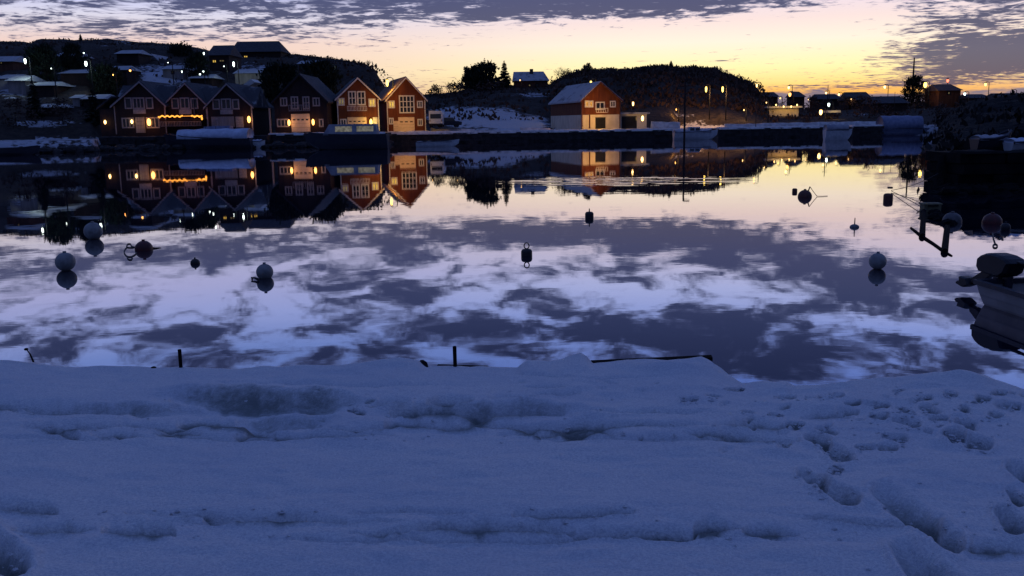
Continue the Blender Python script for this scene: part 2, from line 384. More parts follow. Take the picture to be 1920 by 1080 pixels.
def terrain_mat(name, d1, d2, snow, s_lo=.45, s_hi=.62):
    m, t, out = new_mat(name)
    b = t.n.new('ShaderNodeBsdfPrincipled'); t.l.new(b.outputs[0], out.inputs[0])
    tc = t.n.new('ShaderNodeTexCoord').outputs['Object']
    a = t.n.new('ShaderNodeAttribute'); a.attribute_name = 'snow'
    n1 = t.noise(tc, .25, 6, .65); n2 = t.noise(tc, 1.3, 4, .6)
    dirt = t.mix(t.smooth(n2, .35, .65), d1, d2)
    f = t.smooth(t.m('ADD', a.outputs['Fac'], t.m('MULTIPLY', t.m('SUBTRACT', t.m('ADD', t.m('MULTIPLY', n1, .6), t.m('MULTIPLY', n2, .4)), .5), 1.7)), s_lo, s_hi)
    t.l.new(t.mix(f, dirt, snow), b.inputs['Base Color']); b.inputs['Roughness'].default_value = .9
    b.inputs['Specular IOR Level'].default_value = .1
    t.l.new(t.bump(t.m('ADD', n2, n1), .8, .5), b.inputs['Normal'])
    return m

# far shore: silhouette (u, v, distance of the ridge)
SIL = [(-700, 110, 260), (-200, 88, 260), (0, 79, 260), (20, 76, 260), (60, 77, 260), (74, 80, 260), (84, 74, 260), (110, 72, 260), (150, 75, 260), (215, 73, 260),
       (250, 77, 260), (300, 80, 260), (345, 84, 260), (395, 92, 260), (430, 104, 260), (525, 102, 260), (560, 101, 260), (590, 105, 260), (640, 111, 250),
       (690, 120, 240), (708, 132, 230), (718, 152, 220), (730, 172, 210), (800, 178, 220), (850, 172, 230), (900, 165, 240), (965, 160, 250), (1030, 158, 250), (1060, 143, 255),
       (1095, 131, 260), (1130, 131, 260), (1142, 129, 260), (1160, 133, 260), (1200, 127, 262), (1240, 122, 262), (1262, 126, 262), (1290, 126, 262), (1338, 127, 262), (1352, 134, 260),
       (1375, 144, 255), (1400, 152, 250), (1418, 164, 240), (1430, 184, 230), (1445, 204, 220), (1480, 205, 230), (1560, 206, 240), (1640, 197, 250), (1700, 194, 240),
       (1760, 190, 230), (1850, 188, 230), (1950, 186, 230), (2600, 190, 230)]
SHORE = [(-700, 112), (0, 118), (170, 122), (190, 129), (722, 134), (724, 143), (1258, 145), (1270, 150), (1344, 150), (1352, 147), (1655, 147), (1740, 147), (2600, 147)]
cu = np.concatenate([np.linspace(-700, -20, 60), np.linspace(-16, 1936, 760), np.linspace(1945, 2600, 60)])
su = np.array(SIL, float); rv = np.interp(cu, su[:, 0], su[:, 1]); rd = np.interp(cu, su[:, 0], su[:, 2])
sh = np.array(SHORE, float); ds = np.interp(cu, sh[:, 0], sh[:, 1])
tt = np.array([(lambda r: r.x / r.y)(ray(u, 229)) for u in cu])
zr = np.array([at(u, v, D).z for u, v, D in zip(cu, rv, rd)])
rows = np.concatenate([np.linspace(-.06, .0, 3), np.linspace(.01, 1, 110), np.linspace(1.05, 2.2, 20), [4.0, 7.0]])
S, CU = np.meshgrid(rows, cu, indexing='ij')
DS, RD, ZR, TT = [np.broadcast_to(a, S.shape) for a in (ds, rd, zr, tt)]
Yg = DS + S * (RD - DS); Xg = TT * Yg
flat_w = 18.0
zb = np.where(S <= 0, -2.0, 1.45)
k = np.clip((Yg - DS - flat_w) / np.maximum(RD - DS - flat_w, 1), 0, 1)
rough = fbm(Xg / 16, Yg / 16, 3, 5)
prof = k ** np.where(CU < 740, .72, np.where(CU < 1040, 1.0, .62))
Zg = zb + np.where(S > 0, (ZR - 1.45) * prof + rough * 3.2 * np.sin(np.clip(k, 0, 1) * math.pi) * np.where(ZR > 8, 1, .3), 0)
Zg = np.where(S > 1, 1.0 + (ZR - 1.0) * np.clip(1 - (S - 1) * .8, 0, 1) ** 1.3, Zg)
Zg = np.where((S > .92) & (S < 1.1), Zg + fbm(Xg / 3.0, Yg / 3.0, 9, 3) * .35, Zg)
Zg = np.where((S > 0) & (Yg - DS < 2.2), -1 + 2.45 * sstep((Yg - DS) / 2.2), Zg)
pu, pvv = project(Xg, Yg, Zg)
g2 = lambda u, v, a, b: np.exp(-(((pu - u) / a) ** 2 + ((pvv - v) / b) ** 2))
snow = .14 + .03 * (CU < 560) + np.where((S > 0) & (k <= 0), .42, 0) + .6 * g2(320, 142, 90, 24) + .3 * g2(30, 165, 60, 25) + .35 * g2(490, 130, 60, 14) + .7 * g2(890, 220, 100, 24) + .6 * g2(980, 235, 60, 15) \
    + .5 * g2(1000, 178, 40, 6) + .32 * g2(1300, 240, 60, 15) + .25 * g2(80, 160, 90, 30) + .2 * g2(1400, 235, 200, 5) + .55 * g2(90, 232, 90, 8) + .25 * g2(240, 80, 90, 8) + .3 * g2(1290, 215, 40, 14) + .3 * g2(1620, 215, 60, 6)
M['terrain'] = terrain_mat('heath_and_snow_patches', (.05, .04, .034), (.028, .024, .024), (.42, .43, .48))
grid_obj('hillside', np.stack([Xg, Yg, Zg], -1), M['terrain'], {'snow': snow})['kind'] = 'structure'

def ground_z(u, D):
    """height of the far terrain at image column u and distance D"""
    j = int(np.argmin(abs(cu - u))); col = Yg[:, j]; return float(np.interp(D, col, Zg[:, j]))

# dark headland on the right, behind the jetty
hu = np.linspace(1752, 3600, 150)
hs = np.linspace(0, 1, 80)
HS, HU = np.meshgrid(hs, hu, indexing='ij')
ht = np.array([(lambda r: r.x / r.y)(ray(u, 229)) for u in hu]); HT = np.broadcast_to(ht, HS.shape)
HY = 38.2 + HS ** 1.4 * 112; HX = HT * HY
top = np.interp(hu, [1752, 1775, 1800, 1860, 1920, 3600], [1.3, 2.6, 3.9, 4.9, 5.3, 8])
HZ = 1.36 + (np.broadcast_to(top, HS.shape) - 1.36) * sstep((HS - .12) / .75) + fbm(HX / 5, HY / 5, 5, 4) * 1.1 * sstep((HS - .1) / .3)
HZ[:, 0] = -1.0; HZ[0, :] = -1.0
M['headland'] = terrain_mat('dark_headland_heath', (.012, .011, .012), (.007, .007, .008), (.07, .075, .09))
grid_obj('headland', np.stack([HX, HY, HZ], -1), M['headland'], {'snow': .12 + .25 * np.clip(1 - HS * 3, 0, 1)})['kind'] = 'structure'

# ------------------------------------------------------------------ foreground snow
EDGE = [(-500, 660), (0, 677), (100, 685), (280, 691), (450, 690), (640, 688), (680, 681), (715, 674), (750, 672), (785, 677), (800, 688), (970, 691), (978, 684), (990, 677),
        (1030, 680), (1055, 675), (1072, 668), (1088, 663), (1100, 668), (1112, 680), (1170, 677), (1240, 674), (1315, 671), (1330, 677), (1360, 700), (1392, 719), (1440, 715), (1475, 714), (1492, 723),
        (1560, 716), (1640, 708), (1720, 703), (1800, 698), (1850, 706), (1920, 728), (2050, 748), (2500, 770)]
eu = np.concatenate([np.linspace(-2600, -60, 60), np.linspace(-50, 1970, 1010), np.linspace(1985, 4600, 60)])
ev = np.interp(eu, [e[0] for e in EDGE], [e[1] for e in EDGE])
ev_s = np.interp(eu, [-500, 0, 640, 1330, 1420, 1920, 2500], [668, 684, 690, 690, 718, 720, 770])     # the broad line of the bank
et = np.array([(lambda r: r.x / r.y)(ray(u, 690)) for u in eu])
ye = np.array([onz(u, v, .95).y for u, v in zip(eu, ev_s)])
ze = np.array([at(u, v, y).z for u, v, y in zip(eu, ev, ye)])
ze = ze + fbm(eu / 70, eu * 0, 21, 3) * .012
r_in = np.linspace(0, 1, 620)
inv_y = 1 / 1.9 + (1 / ye[None, :] - 1 / 1.9) * r_in[:, None]
SY = 1 / inv_y; SX = et[None, :] * SY
w = np.clip((SY - 2.0) / (ye[None, :] - 2.0), 0, 1)
base = 1.36 + (.95 - 1.36) * w ** 1.1
kern = np.exp(-np.linspace(-2.5, 2.5, 161) ** 2); kern /= kern.sum()
ze_s = np.convolve(np.pad(ze, 80, mode='edge'), kern, mode='valid')
SZ = base + (ze_s - .95)[None, :] * sstep((w - .6) / .4) + (ze - ze_s)[None, :] * sstep((w - .9) / .1)
U0, V0 = project(SX, SY, SZ)
SZ += fbm(SX / 1.1, SY / .7, 31, 4) * .035 * (1 - .5 * w)
SZ += np.abs(fbm(SX / .5, SY / .3, 51, 4)) * .03
SZ += fbm(SX / .16, SY / .13, 41, 4) * .006 + fbm(SX / .45, SY / .3, 43, 3) * .012
thin = np.zeros_like(SZ)  # hollow darkening: painted shade together with dirty packed snow
def stroke(u0, v0, u1, v1, wid, dep, rim=.35, th=0.0, sharp=2.0):
    """a hollow pressed along a line on the snow, with a raised rim; given by where it lies in the view of the bank"""
    sq = .48 if v1 < 800 else (.6 if v1 < 870 else .75)
    du, dv = u1 - u0, (v1 - v0) / sq; L2 = du * du + dv * dv + 1e-6
    pad = wid * 4 + 6
    hit = (U0 > min(u0, u1) - pad) & (U0 < max(u0, u1) + pad) & (V0 > min(v0, v1) - pad) & (V0 < max(v0, v1) + pad)
    rr_, cc_ = np.where(hit.any(1))[0], np.where(hit.any(0))[0]
    if not len(rr_): return
    W_ = (slice(rr_[0], rr_[-1] + 1), slice(cc_[0], cc_[-1] + 1)); uw, vw_, xw, yw = U0[W_], V0[W_], SX[W_], SY[W_]
    k_ = np.clip(((uw - u0) * du + ((vw_ - v0) / sq) * dv) / L2, 0, 1)
    ln = math.sqrt(L2); wd = wid * (.72 + .28 * k_) if ln > 30 else wid
    dx = uw - (u0 + du * k_); dy = (vw_ - v0) / sq - dv * k_
    jit = 1 + .55 * fbm(xw / .22 + u0, yw / .16, int(u0) % 97, 3) + .25 * fbm(xw / .05, yw / .04, int(v0) % 91, 2)
    r2 = (dx * dx + dy * dy) / (wd * wd) * jit
    dk = (.3 + .7 * k_ ** 1.3) if ln > 30 else (.75 + .25 * k_)
    SZ[W_] += -dep * 1.7 * dk * np.exp(-r2 ** 1.5 * 1.1) + dep * rim * .5 * np.exp(-(np.sqrt(r2) - 1.7) ** 2 / .25)
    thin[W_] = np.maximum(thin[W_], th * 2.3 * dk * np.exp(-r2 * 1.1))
# wind ridges and buried wheel ruts lying across the bank
def scarp(u0, u1, v, h, dep, th=.0, drift=0, step=False):
    """a hollow in the crust drawn out across the bank, tapering at both ends; step: the far lip is the sharp one"""
    hit = (U0 > u0 - 5) & (U0 < u1 + 5) & (abs(V0 - v) < h * 8 + 30)
    rr_, cc_ = np.where(hit.any(1))[0], np.where(hit.any(0))[0]
    W_ = (slice(rr_[0], rr_[-1] + 1), slice(cc_[0], cc_[-1] + 1)); uw, vw_ = U0[W_], V0[W_]
    sd = int(abs(u0)) % 83
    n_ = fbm(uw / 60, uw * 0 + sd, sd, 4)
    e_ = np.clip((uw - u0) / (u1 - u0), 0, 1); endf = np.sin(np.pi * e_) ** .6
    vv = v + drift * e_ + 7 * fbm(uw / 70, uw * 0 + sd, sd, 3)
    hh = h * (.35 + .65 * endf) * (1 + .6 * n_)
    q_ = (vw_ - vv) / hh
    if step: prof_ = np.where(q_ < 0, np.exp(-(q_ / .4) ** 2), np.exp(-(q_ / 1.5) ** 2))
    else: prof_ = np.where(q_ < 0, np.exp(-(q_ / 1.25) ** 2), np.exp(-(q_ / .5) ** 2))
    lip = np.exp(-((q_ + (.95 if step else -1.0)) / .35) ** 2)
    am = endf * np.clip(.85 + .6 * n_, .3, 1.3)
    SZ[W_] += -1.9 * dep * am * (1.3 if step else 2.6) * prof_ + dep * .6 * am * lip
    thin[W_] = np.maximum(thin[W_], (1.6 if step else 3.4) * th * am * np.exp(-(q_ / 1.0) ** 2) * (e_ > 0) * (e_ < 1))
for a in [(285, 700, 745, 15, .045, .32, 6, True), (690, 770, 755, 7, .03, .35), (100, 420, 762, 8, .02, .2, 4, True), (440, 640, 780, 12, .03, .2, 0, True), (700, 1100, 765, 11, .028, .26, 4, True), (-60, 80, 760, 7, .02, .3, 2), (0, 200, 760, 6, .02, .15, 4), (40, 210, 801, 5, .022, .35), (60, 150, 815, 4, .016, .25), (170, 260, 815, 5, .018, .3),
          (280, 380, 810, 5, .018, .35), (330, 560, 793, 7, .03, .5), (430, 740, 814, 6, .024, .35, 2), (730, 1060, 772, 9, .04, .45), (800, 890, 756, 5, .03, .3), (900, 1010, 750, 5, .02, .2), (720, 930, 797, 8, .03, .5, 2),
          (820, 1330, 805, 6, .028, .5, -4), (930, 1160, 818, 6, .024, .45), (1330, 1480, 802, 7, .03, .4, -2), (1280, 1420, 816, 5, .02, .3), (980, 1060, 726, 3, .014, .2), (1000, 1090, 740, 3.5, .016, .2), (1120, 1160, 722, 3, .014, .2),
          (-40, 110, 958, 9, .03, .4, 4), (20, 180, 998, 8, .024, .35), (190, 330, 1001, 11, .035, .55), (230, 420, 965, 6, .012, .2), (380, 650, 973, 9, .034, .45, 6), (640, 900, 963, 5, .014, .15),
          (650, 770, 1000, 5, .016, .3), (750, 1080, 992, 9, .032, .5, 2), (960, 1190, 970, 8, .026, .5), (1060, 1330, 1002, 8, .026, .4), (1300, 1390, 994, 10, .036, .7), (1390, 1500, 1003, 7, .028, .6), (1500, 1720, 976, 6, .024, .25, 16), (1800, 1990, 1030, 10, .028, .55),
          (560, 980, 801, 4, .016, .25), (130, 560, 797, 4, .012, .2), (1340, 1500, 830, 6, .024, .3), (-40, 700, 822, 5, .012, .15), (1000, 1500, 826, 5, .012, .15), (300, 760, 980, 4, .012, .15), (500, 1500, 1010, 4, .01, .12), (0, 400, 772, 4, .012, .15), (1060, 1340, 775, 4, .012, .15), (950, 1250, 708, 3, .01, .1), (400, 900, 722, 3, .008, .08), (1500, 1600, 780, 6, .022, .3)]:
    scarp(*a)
# footprints
FP = [(1505, 885, 1535, 903, 11, .075), (1545, 912, 1595, 938, 13, .085), (1655, 925, 1740, 985, 19, .07), (1745, 990, 1785, 1018, 17, .10), (1695, 1035, 1770, 1100, 24, .10),
      (1522, 822, 1545, 830, 9, .06), (1555, 838, 1580, 856, 13, .065), (1560, 885, 1570, 880, 5, .03), (1640, 782, 1655, 784, 8, .05), (1680, 790, 1715, 800, 8, .05), (1785, 818, 1795, 824, 11, .09),
      (1805, 795, 1815, 800, 9, .08), (1822, 832, 1845, 838, 12, .08), (1660, 820, 1690, 826, 8, .055), (1750, 790, 1770, 788, 7, .045), (1808, 766, 1810, 772, 6, .04), (1862, 780, 1872, 784, 7, .06),
      (1875, 765, 1905, 762, 7, .04), (1866, 738, 1880, 736, 6, .04), (1545, 745, 1575, 744, 6, .05), (1465, 742, 1485, 743, 5, .035), (1285, 753, 1300, 752, 6, .055), (1330, 745, 1342, 746, 5, .03), (1395, 776, 1408, 777, 4, .045), (1448, 777, 1458, 778, 5, .05),
      (1365, 732, 1390, 731, 4, .03), (1680, 733, 1690, 732, 4, .04), (1710, 752, 1740, 748, 6, .035), (1630, 760, 1660, 762, 6, .035), (1880, 960, 1905, 985, 14, .09), (1900, 880, 1925, 895, 13, .08), (1895, 920, 1912, 940, 9, .04), (1690, 770, 1705, 778, 7, .05),
      (1735, 765, 1752, 776, 8, .05), (1560, 773, 1585, 780, 6, .03), (1480, 795, 1500, 798, 6, .03), (1610, 838, 1630, 840, 6, .03), (1655, 840, 1675, 842, 7, .035), (-30, 1010, 20, 1065, 24, .09), (1540, 805, 1560, 812, 7, .035),
      (1590, 758, 1610, 757, 5, .03), (1445, 830, 1475, 834, 7, .03), (660, 765, 675, 772, 6, .03), (1835, 748, 1850, 750, 5, .03), (1775, 742, 1790, 744, 5, .03)]
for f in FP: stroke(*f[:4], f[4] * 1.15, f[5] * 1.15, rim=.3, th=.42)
rq = random.Random(12)
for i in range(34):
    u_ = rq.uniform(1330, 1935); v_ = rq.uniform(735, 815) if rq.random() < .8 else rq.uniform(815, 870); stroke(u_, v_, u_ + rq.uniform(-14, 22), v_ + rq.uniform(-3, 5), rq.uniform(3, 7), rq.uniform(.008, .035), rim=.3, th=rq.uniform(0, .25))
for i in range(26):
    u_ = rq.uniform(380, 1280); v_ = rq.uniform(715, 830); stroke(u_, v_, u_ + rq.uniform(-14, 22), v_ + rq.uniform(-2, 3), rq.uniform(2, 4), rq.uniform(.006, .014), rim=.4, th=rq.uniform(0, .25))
# ridge behind the first rut
SZ += .035 * np.exp(-(((U0 - 480) / 190) ** 2 + ((V0 - 742) / 14) ** 2)) + .02 * np.exp(-(((U0 - 960) / 110) ** 2 + ((V0 - 757) / 9) ** 2))
SZ += .05 * np.exp(-(((U0 - 1240) / 70) ** 2 + ((V0 - 690) / 9) ** 2)) + .03 * fbm(SX / .5, SY / .3, 77, 4) * sstep((U0 - 1300) / 200) * sstep((w - .3) / .3)
front_y = ye[None, :] + np.array([.03, .10, .25, .5])[:, None]; front_z = np.stack([SZ[-1] - .06, SZ[-1] - .28, ze * 0 + .3, ze * 0 - .3])
b_y = np.array([-30, -5, 0.0, 1.0])[:, None] + 0 * ye[None, :]
near_y = np.concatenate([b_y], 0); near_x = et[None, :] * 1.9 + (et[None, :] * 6) * np.clip((1.9 - near_y) / 10, 0, 1)
near_z = np.full(near_y.shape, 1.37); near_z[-1] = 1.37 * .5 + SZ[0] * .5
PX = np.concatenate([near_x, SX, et[None, :] * front_y]); PY = np.concatenate([near_y, SY, front_y]); PZ = np.concatenate([near_z, SZ, front_z])
shade_dirt_all = np.concatenate([near_z * 0, thin, front_z * 0 + .15])
m, t, out = new_mat('old_crusted_snow')
b = t.n.new('ShaderNodeBsdfPrincipled'); t.l.new(b.outputs[0], out.inputs[0])
tc = t.n.new('ShaderNodeTexCoord').outputs['Object']
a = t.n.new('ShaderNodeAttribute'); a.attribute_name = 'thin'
n1 = t.noise(tc, 1.1, 5, .6); n2 = t.noise(tc, 14, 5, .7); n3 = t.noise(tc, 75, 3, .85)
c0 = t.mix(t.smooth(n1, .3, .7), (.80, .80, .80), (.70, .72, .76))
c0 = t.mix(t.m('MULTIPLY', t.smooth(n3, .38, .62), .7), c0, (.46, .49, .58))
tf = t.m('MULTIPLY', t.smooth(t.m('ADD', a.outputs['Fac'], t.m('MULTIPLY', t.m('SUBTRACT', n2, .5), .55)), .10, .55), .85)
c1 = t.mix(tf, c0, (.13, .15, .14))  # shade of the hollows and dirty snow share this dark tint
t.l.new(c1, b.inputs['Base Color']); b.inputs['Roughness'].default_value = .75; b.inputs['Specular IOR Level'].default_value = .25
t.l.new(t.bump(t.m('ADD', n2, t.m('MULTIPLY', n3, .6)), 1.0, .02), b.inputs['Normal'])
M['snow'] = m
grid_obj('snow_bank', np.stack([PX, PY, PZ], -1), m, {'thin': shade_dirt_all})['kind'] = 'structure'
def snow_z(u):
    j = int(np.argmin(abs(eu - u))); return float(SZ[-3, j]), float(ye[j])

# ================================================================== things
def stand_on_slope(u, v, h, D):
    """distance at which a thing whose mark at (u, v) is h metres above its foot meets the far slope"""
    if u > 1745: return D
    j = int(np.argmin(abs(cu - u)))
    for d in np.arange(ds[j] + 20, rd[j] - 1, 1.0):
        if at(u, v, d).z - float(np.interp(d, Yg[:, j], Zg[:, j])) <= h: return float(d)
    return D
# ------------------------------------------------------------------ houses
class House:
    """gabled house whose front stands at distance D; measurements are read off the front in view units and turned into metres"""
    def __init__(s, name, label, D, uc, vb, cat='house', group=None, yaw=0.0):
        s.D = D; s.loc = at(uc, vb, D); s.uc = uc; s.cy = math.cos(yaw)
        s.root = empty(name, s.loc, yaw, label, cat, group)
    def p(s, u, v):
        q = at(u, v, s.D); return (q.x - s.loc.x) / s.cy, q.z - s.loc.z
    def rect(s, u0, v0, u1, v1):
        xa, z1 = s.p(u0, v0); xb, z0 = s.p(u1, v1); return xa, xb, z0, z1
    def body(s, u0, u1, v_eave, apex, L, wall='red', roof='roofdark', over=.45, low=None, low_v=None, trim='white', below=1.5, cross=False):
        x0, ze = s.p(u0, v_eave); x1, ze1 = s.p(u1, v_eave); ze = (ze + ze1) / 2; xa, za = s.p(*apex)
        zl = 0
        if low:
            zl = s.p(uc := s.uc, low_v)[1]
            MB().box(x0, x1, 0, L, -below, zl).build('lower_wall', low, s.root)
            MB().prism([(x0, zl + .001), (x1, zl + .001), (x1, ze), (xa, za), (x0, ze)], 0.02, L - .02).build('wall', wall, s.root)
        else:
            MB().prism([(x0, -below), (x1, -below), (x1, ze), (xa, za), (x0, ze)], 0, L).build('wall', wall, s.root)
        s.x0, s.x1, s.ze, s.xa, s.za, s.L = x0, x1, ze, xa, za, L
        if cross:
            MB().add([(x0 - .3, .6, ze - .1), (x1 + .3, .6, ze - .1), (x1 + .3, 4.5, za - .25), (x0 - .3, 4.5, za - .25), (x1 + .3, 8.4, ze - .1), (x0 - .3, 8.4, ze - .1)], [(0, 1, 2, 3), (3, 2, 4, 5), (0, 3, 5), (1, 4, 2), (0, 5, 4, 1)]).build('cross_roof', 'roofcross', s.root)
        # two roof slabs
        r = MB(); th = .22
        for sx, xe in ((-1, x0), (1, x1)):
            dx, dz = xe - xa, ze - za; ln = math.hypot(dx, dz); ux, uz = dx / ln, dz / ln
            ex, ez = xe + ux * over, ze + uz * over
            r.prism([(xa, za + .02), (ex, ez + .02), (ex, ez + .02 + th), (xa, za + .02 + th)], -over, L + over)
        r.build('roof', roof, s.root)
        if trim:
            g = MB()
            for xe in (x0, x1):
                dx, dz = xe - xa, ze - za; ln = math.hypot(dx, dz); ux, uz = dx / ln, dz / ln
                g.prism([(xa, za - .12), (xe + ux * over, ze + uz * over - .12), (xe + ux * over, ze + uz * over + .14), (xa, za + .14)], -over - .05, -over)
            g.build('bargeboard', trim, s.root)
            for xq in (x0 - .02, x1 - .13): MB().box(xq, xq + .15, -.03, .1, 0, ze - .1).build('corner_trim', trim, s.root)
        return s
    def window(s, u0, v0, u1, v1, nx=2, nz=2, pane='glass', frame='white', t=.09, y=0.0):
        x0, x1, z0, z1 = s.rect(u0, v0, u1, v1); f = MB()
        for k in range(nx + 1):
            xc = x0 + (x1 - x0) * k / nx; w = t if k in (0, nx) else t * .7; f.box(xc - w, xc + w, y - .07, y, z0 - t, z1 + t)
        for k in range(nz + 1):
            zc = z0 + (z1 - z0) * k / nz; w = t if k in (0, nz) else t * .6; f.box(x0 - t - .003, x1 + t + .003, y - .06, y - .001, zc - w, zc + w)
        o = f.build('window', frame, s.root)
        MB().box(x0, x1, y - .02, y + .03, z0, z1).build('pane', pane, o); return o
    def door(s, u0, v0, u1, v1, mat='white', panes=0, y=0.0, rows=4, name='door'):
        x0, x1, z0, z1 = s.rect(u0, v0, u1, v1); f = MB()
        h = (z1 - z0) / rows
        for k in range(rows): f.box(x0, x1, y - .07, y + .02, z0 + h * k + .012, z0 + h * (k + 1) - .012)
        f.box(x0 - .09, x0 - .002, y - .1, y + .02, z0, z1 + .09).box(x1 + .002, x1 + .09, y - .1, y + .02, z0, z1 + .09).box(x0, x1, y - .1, y + .02, z1, z1 + .09)
        o = f.build(name, mat, s.root)
        for k in range(panes):
            xc = x0 + (x1 - x0) * (k + .5) / panes; w = (x1 - x0) / panes * .28
            MB().box(xc - w, xc + w, y - .085, y - .06, z0 + h * (rows - 1.35), z0 + h * (rows - 1.05)).build('pane', 'glass', o)
        return o
    def panel(s, u0, v0, u1, v1, mat='white', y=0.0, d=.12, name='bay_panel', bars=0):
        x0, x1, z0, z1 = s.rect(u0, v0, u1, v1); f = MB()
        if bars:
            f.box(x0, x1, y - d, y - d + .06, z1 - .07, z1).box(x0, x1, y - d, y - d + .06, z0, z0 + .07)
            for k in range(bars + 1):
                xc = x0 + (x1 - x0) * k / bars; f.box(xc - .03, xc + .03, y - d, y - d + .05, z0, z1)
        else: f.box(x0, x1, y - d, y, z0, z1)
        return f.build(name, mat, s.root)
    def lamp(s, u, v, mat='lamp_warm', power=0, col=(1, .6, .25), r=.22, y=-.35, rz=.34):
        x, z = s.p(u, v); r *= .75; rz *= .85
        b = MB().bar((x, 0, z + rz * .8), (x, y, z + rz), .05).build('lamp_bracket', 'pole', s.root)
        MB().ball((x, y, z), r, rz, 12, 8).build('bulb', mat, b, True)
        if power: plight(s.root, (x, y - .75, z), col, power, .25)

# --- the row of three dark boathouses on the left
LEFT_G = 'dark boathouses in a joined row on the left shore'
h = House('boathouse', 'dark boathouse with a bright orange lamp by its door, leftmost of the joined row', 133, 263, 251, 'boathouse', LEFT_G)
h.body(213, 309, 197, (263, 154), 11, 'darkwood', 'roofdark', cross=True)
h.window(234, 184, 247, 203, 1, 1); h.window(249, 184, 271, 203, 3, 1); h.window(274, 184, 287, 203, 1, 1)
h.panel(250, 205, 274, 213); h.window(229, 222, 251, 239, 3, 1); h.door(255, 221, 272, 249, 'greyboards', 0); h.window(275, 221, 299, 239, 3, 1)
h.lamp(199, 229, 'lamp_warm', 8); h.lamp(249, 228, 'lamp_warm', 8); h.lamp(281, 229, 'lamp_orange', 45, (1, .42, .08), .34, rz=.6)
x, z = h.p(202, 205)
MB().box(x - 1.2, x + .8, 0, 9, -1.5, z).build('side_annex', 'darkwood', h.root)
MB().prism([(x - 1.5, z), (x + .8, z + 1.6), (x + .8, z + 1.8), (x - 1.5, z + .2)], -.3, 9.2).build('annex_roof', 'roofdark', h.root)
h = House('boathouse', 'dark boathouse strung with an orange light chain over its terrace, middle of the joined row', 134, 348, 251, 'boathouse', LEFT_G)
h.body(309, 387, 196, (348, 157), 11, 'darkwood', 'roofdark', cross=True)
h.window(322, 185, 335, 203, 1, 1); h.window(338, 184, 355, 203, 2, 1); h.window(358, 185, 371, 203, 1, 1); h.panel(336, 205, 360, 214)
h.panel(363, 186, 366, 222, name='post', d=.3)
h.panel(311, 228, 386, 236, 'greyboards', -2.0, .1, 'terrace_rail', 26)
x0, x1, z0, z1 = h.rect(309, 219, 388, 222)
MB().box(x0, x1, -2.1, 0, z0 - .25, z0 - .1).build('terrace_canopy', 'darkwood', h.root)
fx = MB()
k = 0
u = 308.0
while u < 388:
    if not 352 < u < 367:
        xx, zz = h.p(u, 218.3 + 1.1 * math.sin(k * 1.3) + (1.2 if u < 311 else 0)); fx.ball((xx, -2.2, zz), .1, .1, 6, 4)
    u += 1.9; k += 1
xx, zz = h.p(388, 222); fx.ball((xx, -2.2, zz), .14, .25, 6, 4)
xa_, za_ = h.p(308, 218.3); fx.bar((xa_, -2.2, za_ - .02), (xx, -2.2, za_ - .02), .05)
fx.build('light_chain', 'fairy', h.root)
for uu in (318, 333, 347, 377): xx, zz = h.p(uu, 220); plight(h.root, (xx, -2.6, zz), (1, .32, .05), 14, .4)
h = House('boathouse', 'dark boathouse with pale ground floor and corner lamp, rightmost of the joined row', 133, 426, 251, 'boathouse', LEFT_G)
h.body(387, 472, 199, (426, 158), 11, 'darkwood', 'roofdark', cross=True)
h.window(399, 187, 412, 204, 1, 1); h.window(415, 186, 433, 204, 2, 1); h.window(436, 187, 448, 204, 1, 1); h.panel(413, 206, 437, 214)
h.panel(396, 219, 440, 238, 'greyboards', name='ground_floor_panel', d=.05); h.door(443, 220, 456, 239, 'white'); h.window(399, 223, 408, 236, 1, 1)
h.lamp(468, 224, 'lamp_orange', 40, (1, .5, .2), .3, rz=.55)

# --- single dark boathouse with cream garage door
h = House('boathouse', 'dark boathouse with a cream garage door between two lamps and a small balcony', 133, 562, 250, 'boathouse')
h.body(514, 612, 190, (562, 141), 12, 'darkwood', 'roofdark', trim='darkwood')
h.window(526, 184, 538, 198, 2, 1); h.window(546, 182, 559, 204, 2, 2); h.window(568, 182, 580, 204, 2, 2); h.window(587, 184, 599, 198, 2, 1)
h.panel(544, 197, 583, 208, 'white', 0, .9, 'balcony', 10)
h.door(547, 215, 581, 247, 'peach', 4, name='garage_door'); h.window(520, 224, 541, 237, 3, 1); h.window(599, 224, 606, 237, 1, 1)
h.lamp(543, 230, 'lamp_orange', 45, (1, .5, .18), .25, rz=.5); h.lamp(588, 229, 'lamp_orange', 45, (1, .5, .18), .25, rz=.5)
x, z0 = h.p(508, 247); _, z1 = h.p(508, 203)
MB().tube([(x, -.1, 0), (x, -.1, z1)], .13, 8).build('downpipe', 'white', h.root)
# --- two red boathouses
RED_G = 'red boathouses side by side under orange lamp light'
h = House('boathouse', 'red boathouse lit orange with tall white arched window and boat moored in front', 137, 670, 246, 'boathouse', RED_G, yaw=rad(14))
h.body(633, 708, 184, (670, 147), 13, 'red', 'roofdark')
h.window(636, 185, 646, 197, 2, 1, 'lit_dim'); h.window(654, 172, 667, 196, 2, 2); h.window(670, 172, 684, 196, 2, 2); h.window(691, 186, 702, 199, 2, 1, 'lit_yellow')
h.panel(651, 199, 667, 208, 'white', 0, .9, 'balcony', 6); h.panel(669, 199, 686, 208, 'white', 0, .9, 'balcony', 6)
h.door(653, 221, 686, 244, 'peach', 4, name='garage_door'); h.window(640, 224, 650, 236, 2, 1)
h.door(699, 221, 706, 244, 'white', 0)
h.lamp(694, 229, 'lamp_yellow', 150, (1, .62, .12), .26, y=-.6, rz=.55)
xx, zz = h.p(668, 196); plight(h.root, (xx + 3.5, -3.2, zz + 1.0), (1, .47, .07), 280, .4)  # added fill light on the facade, no bulb at this spot
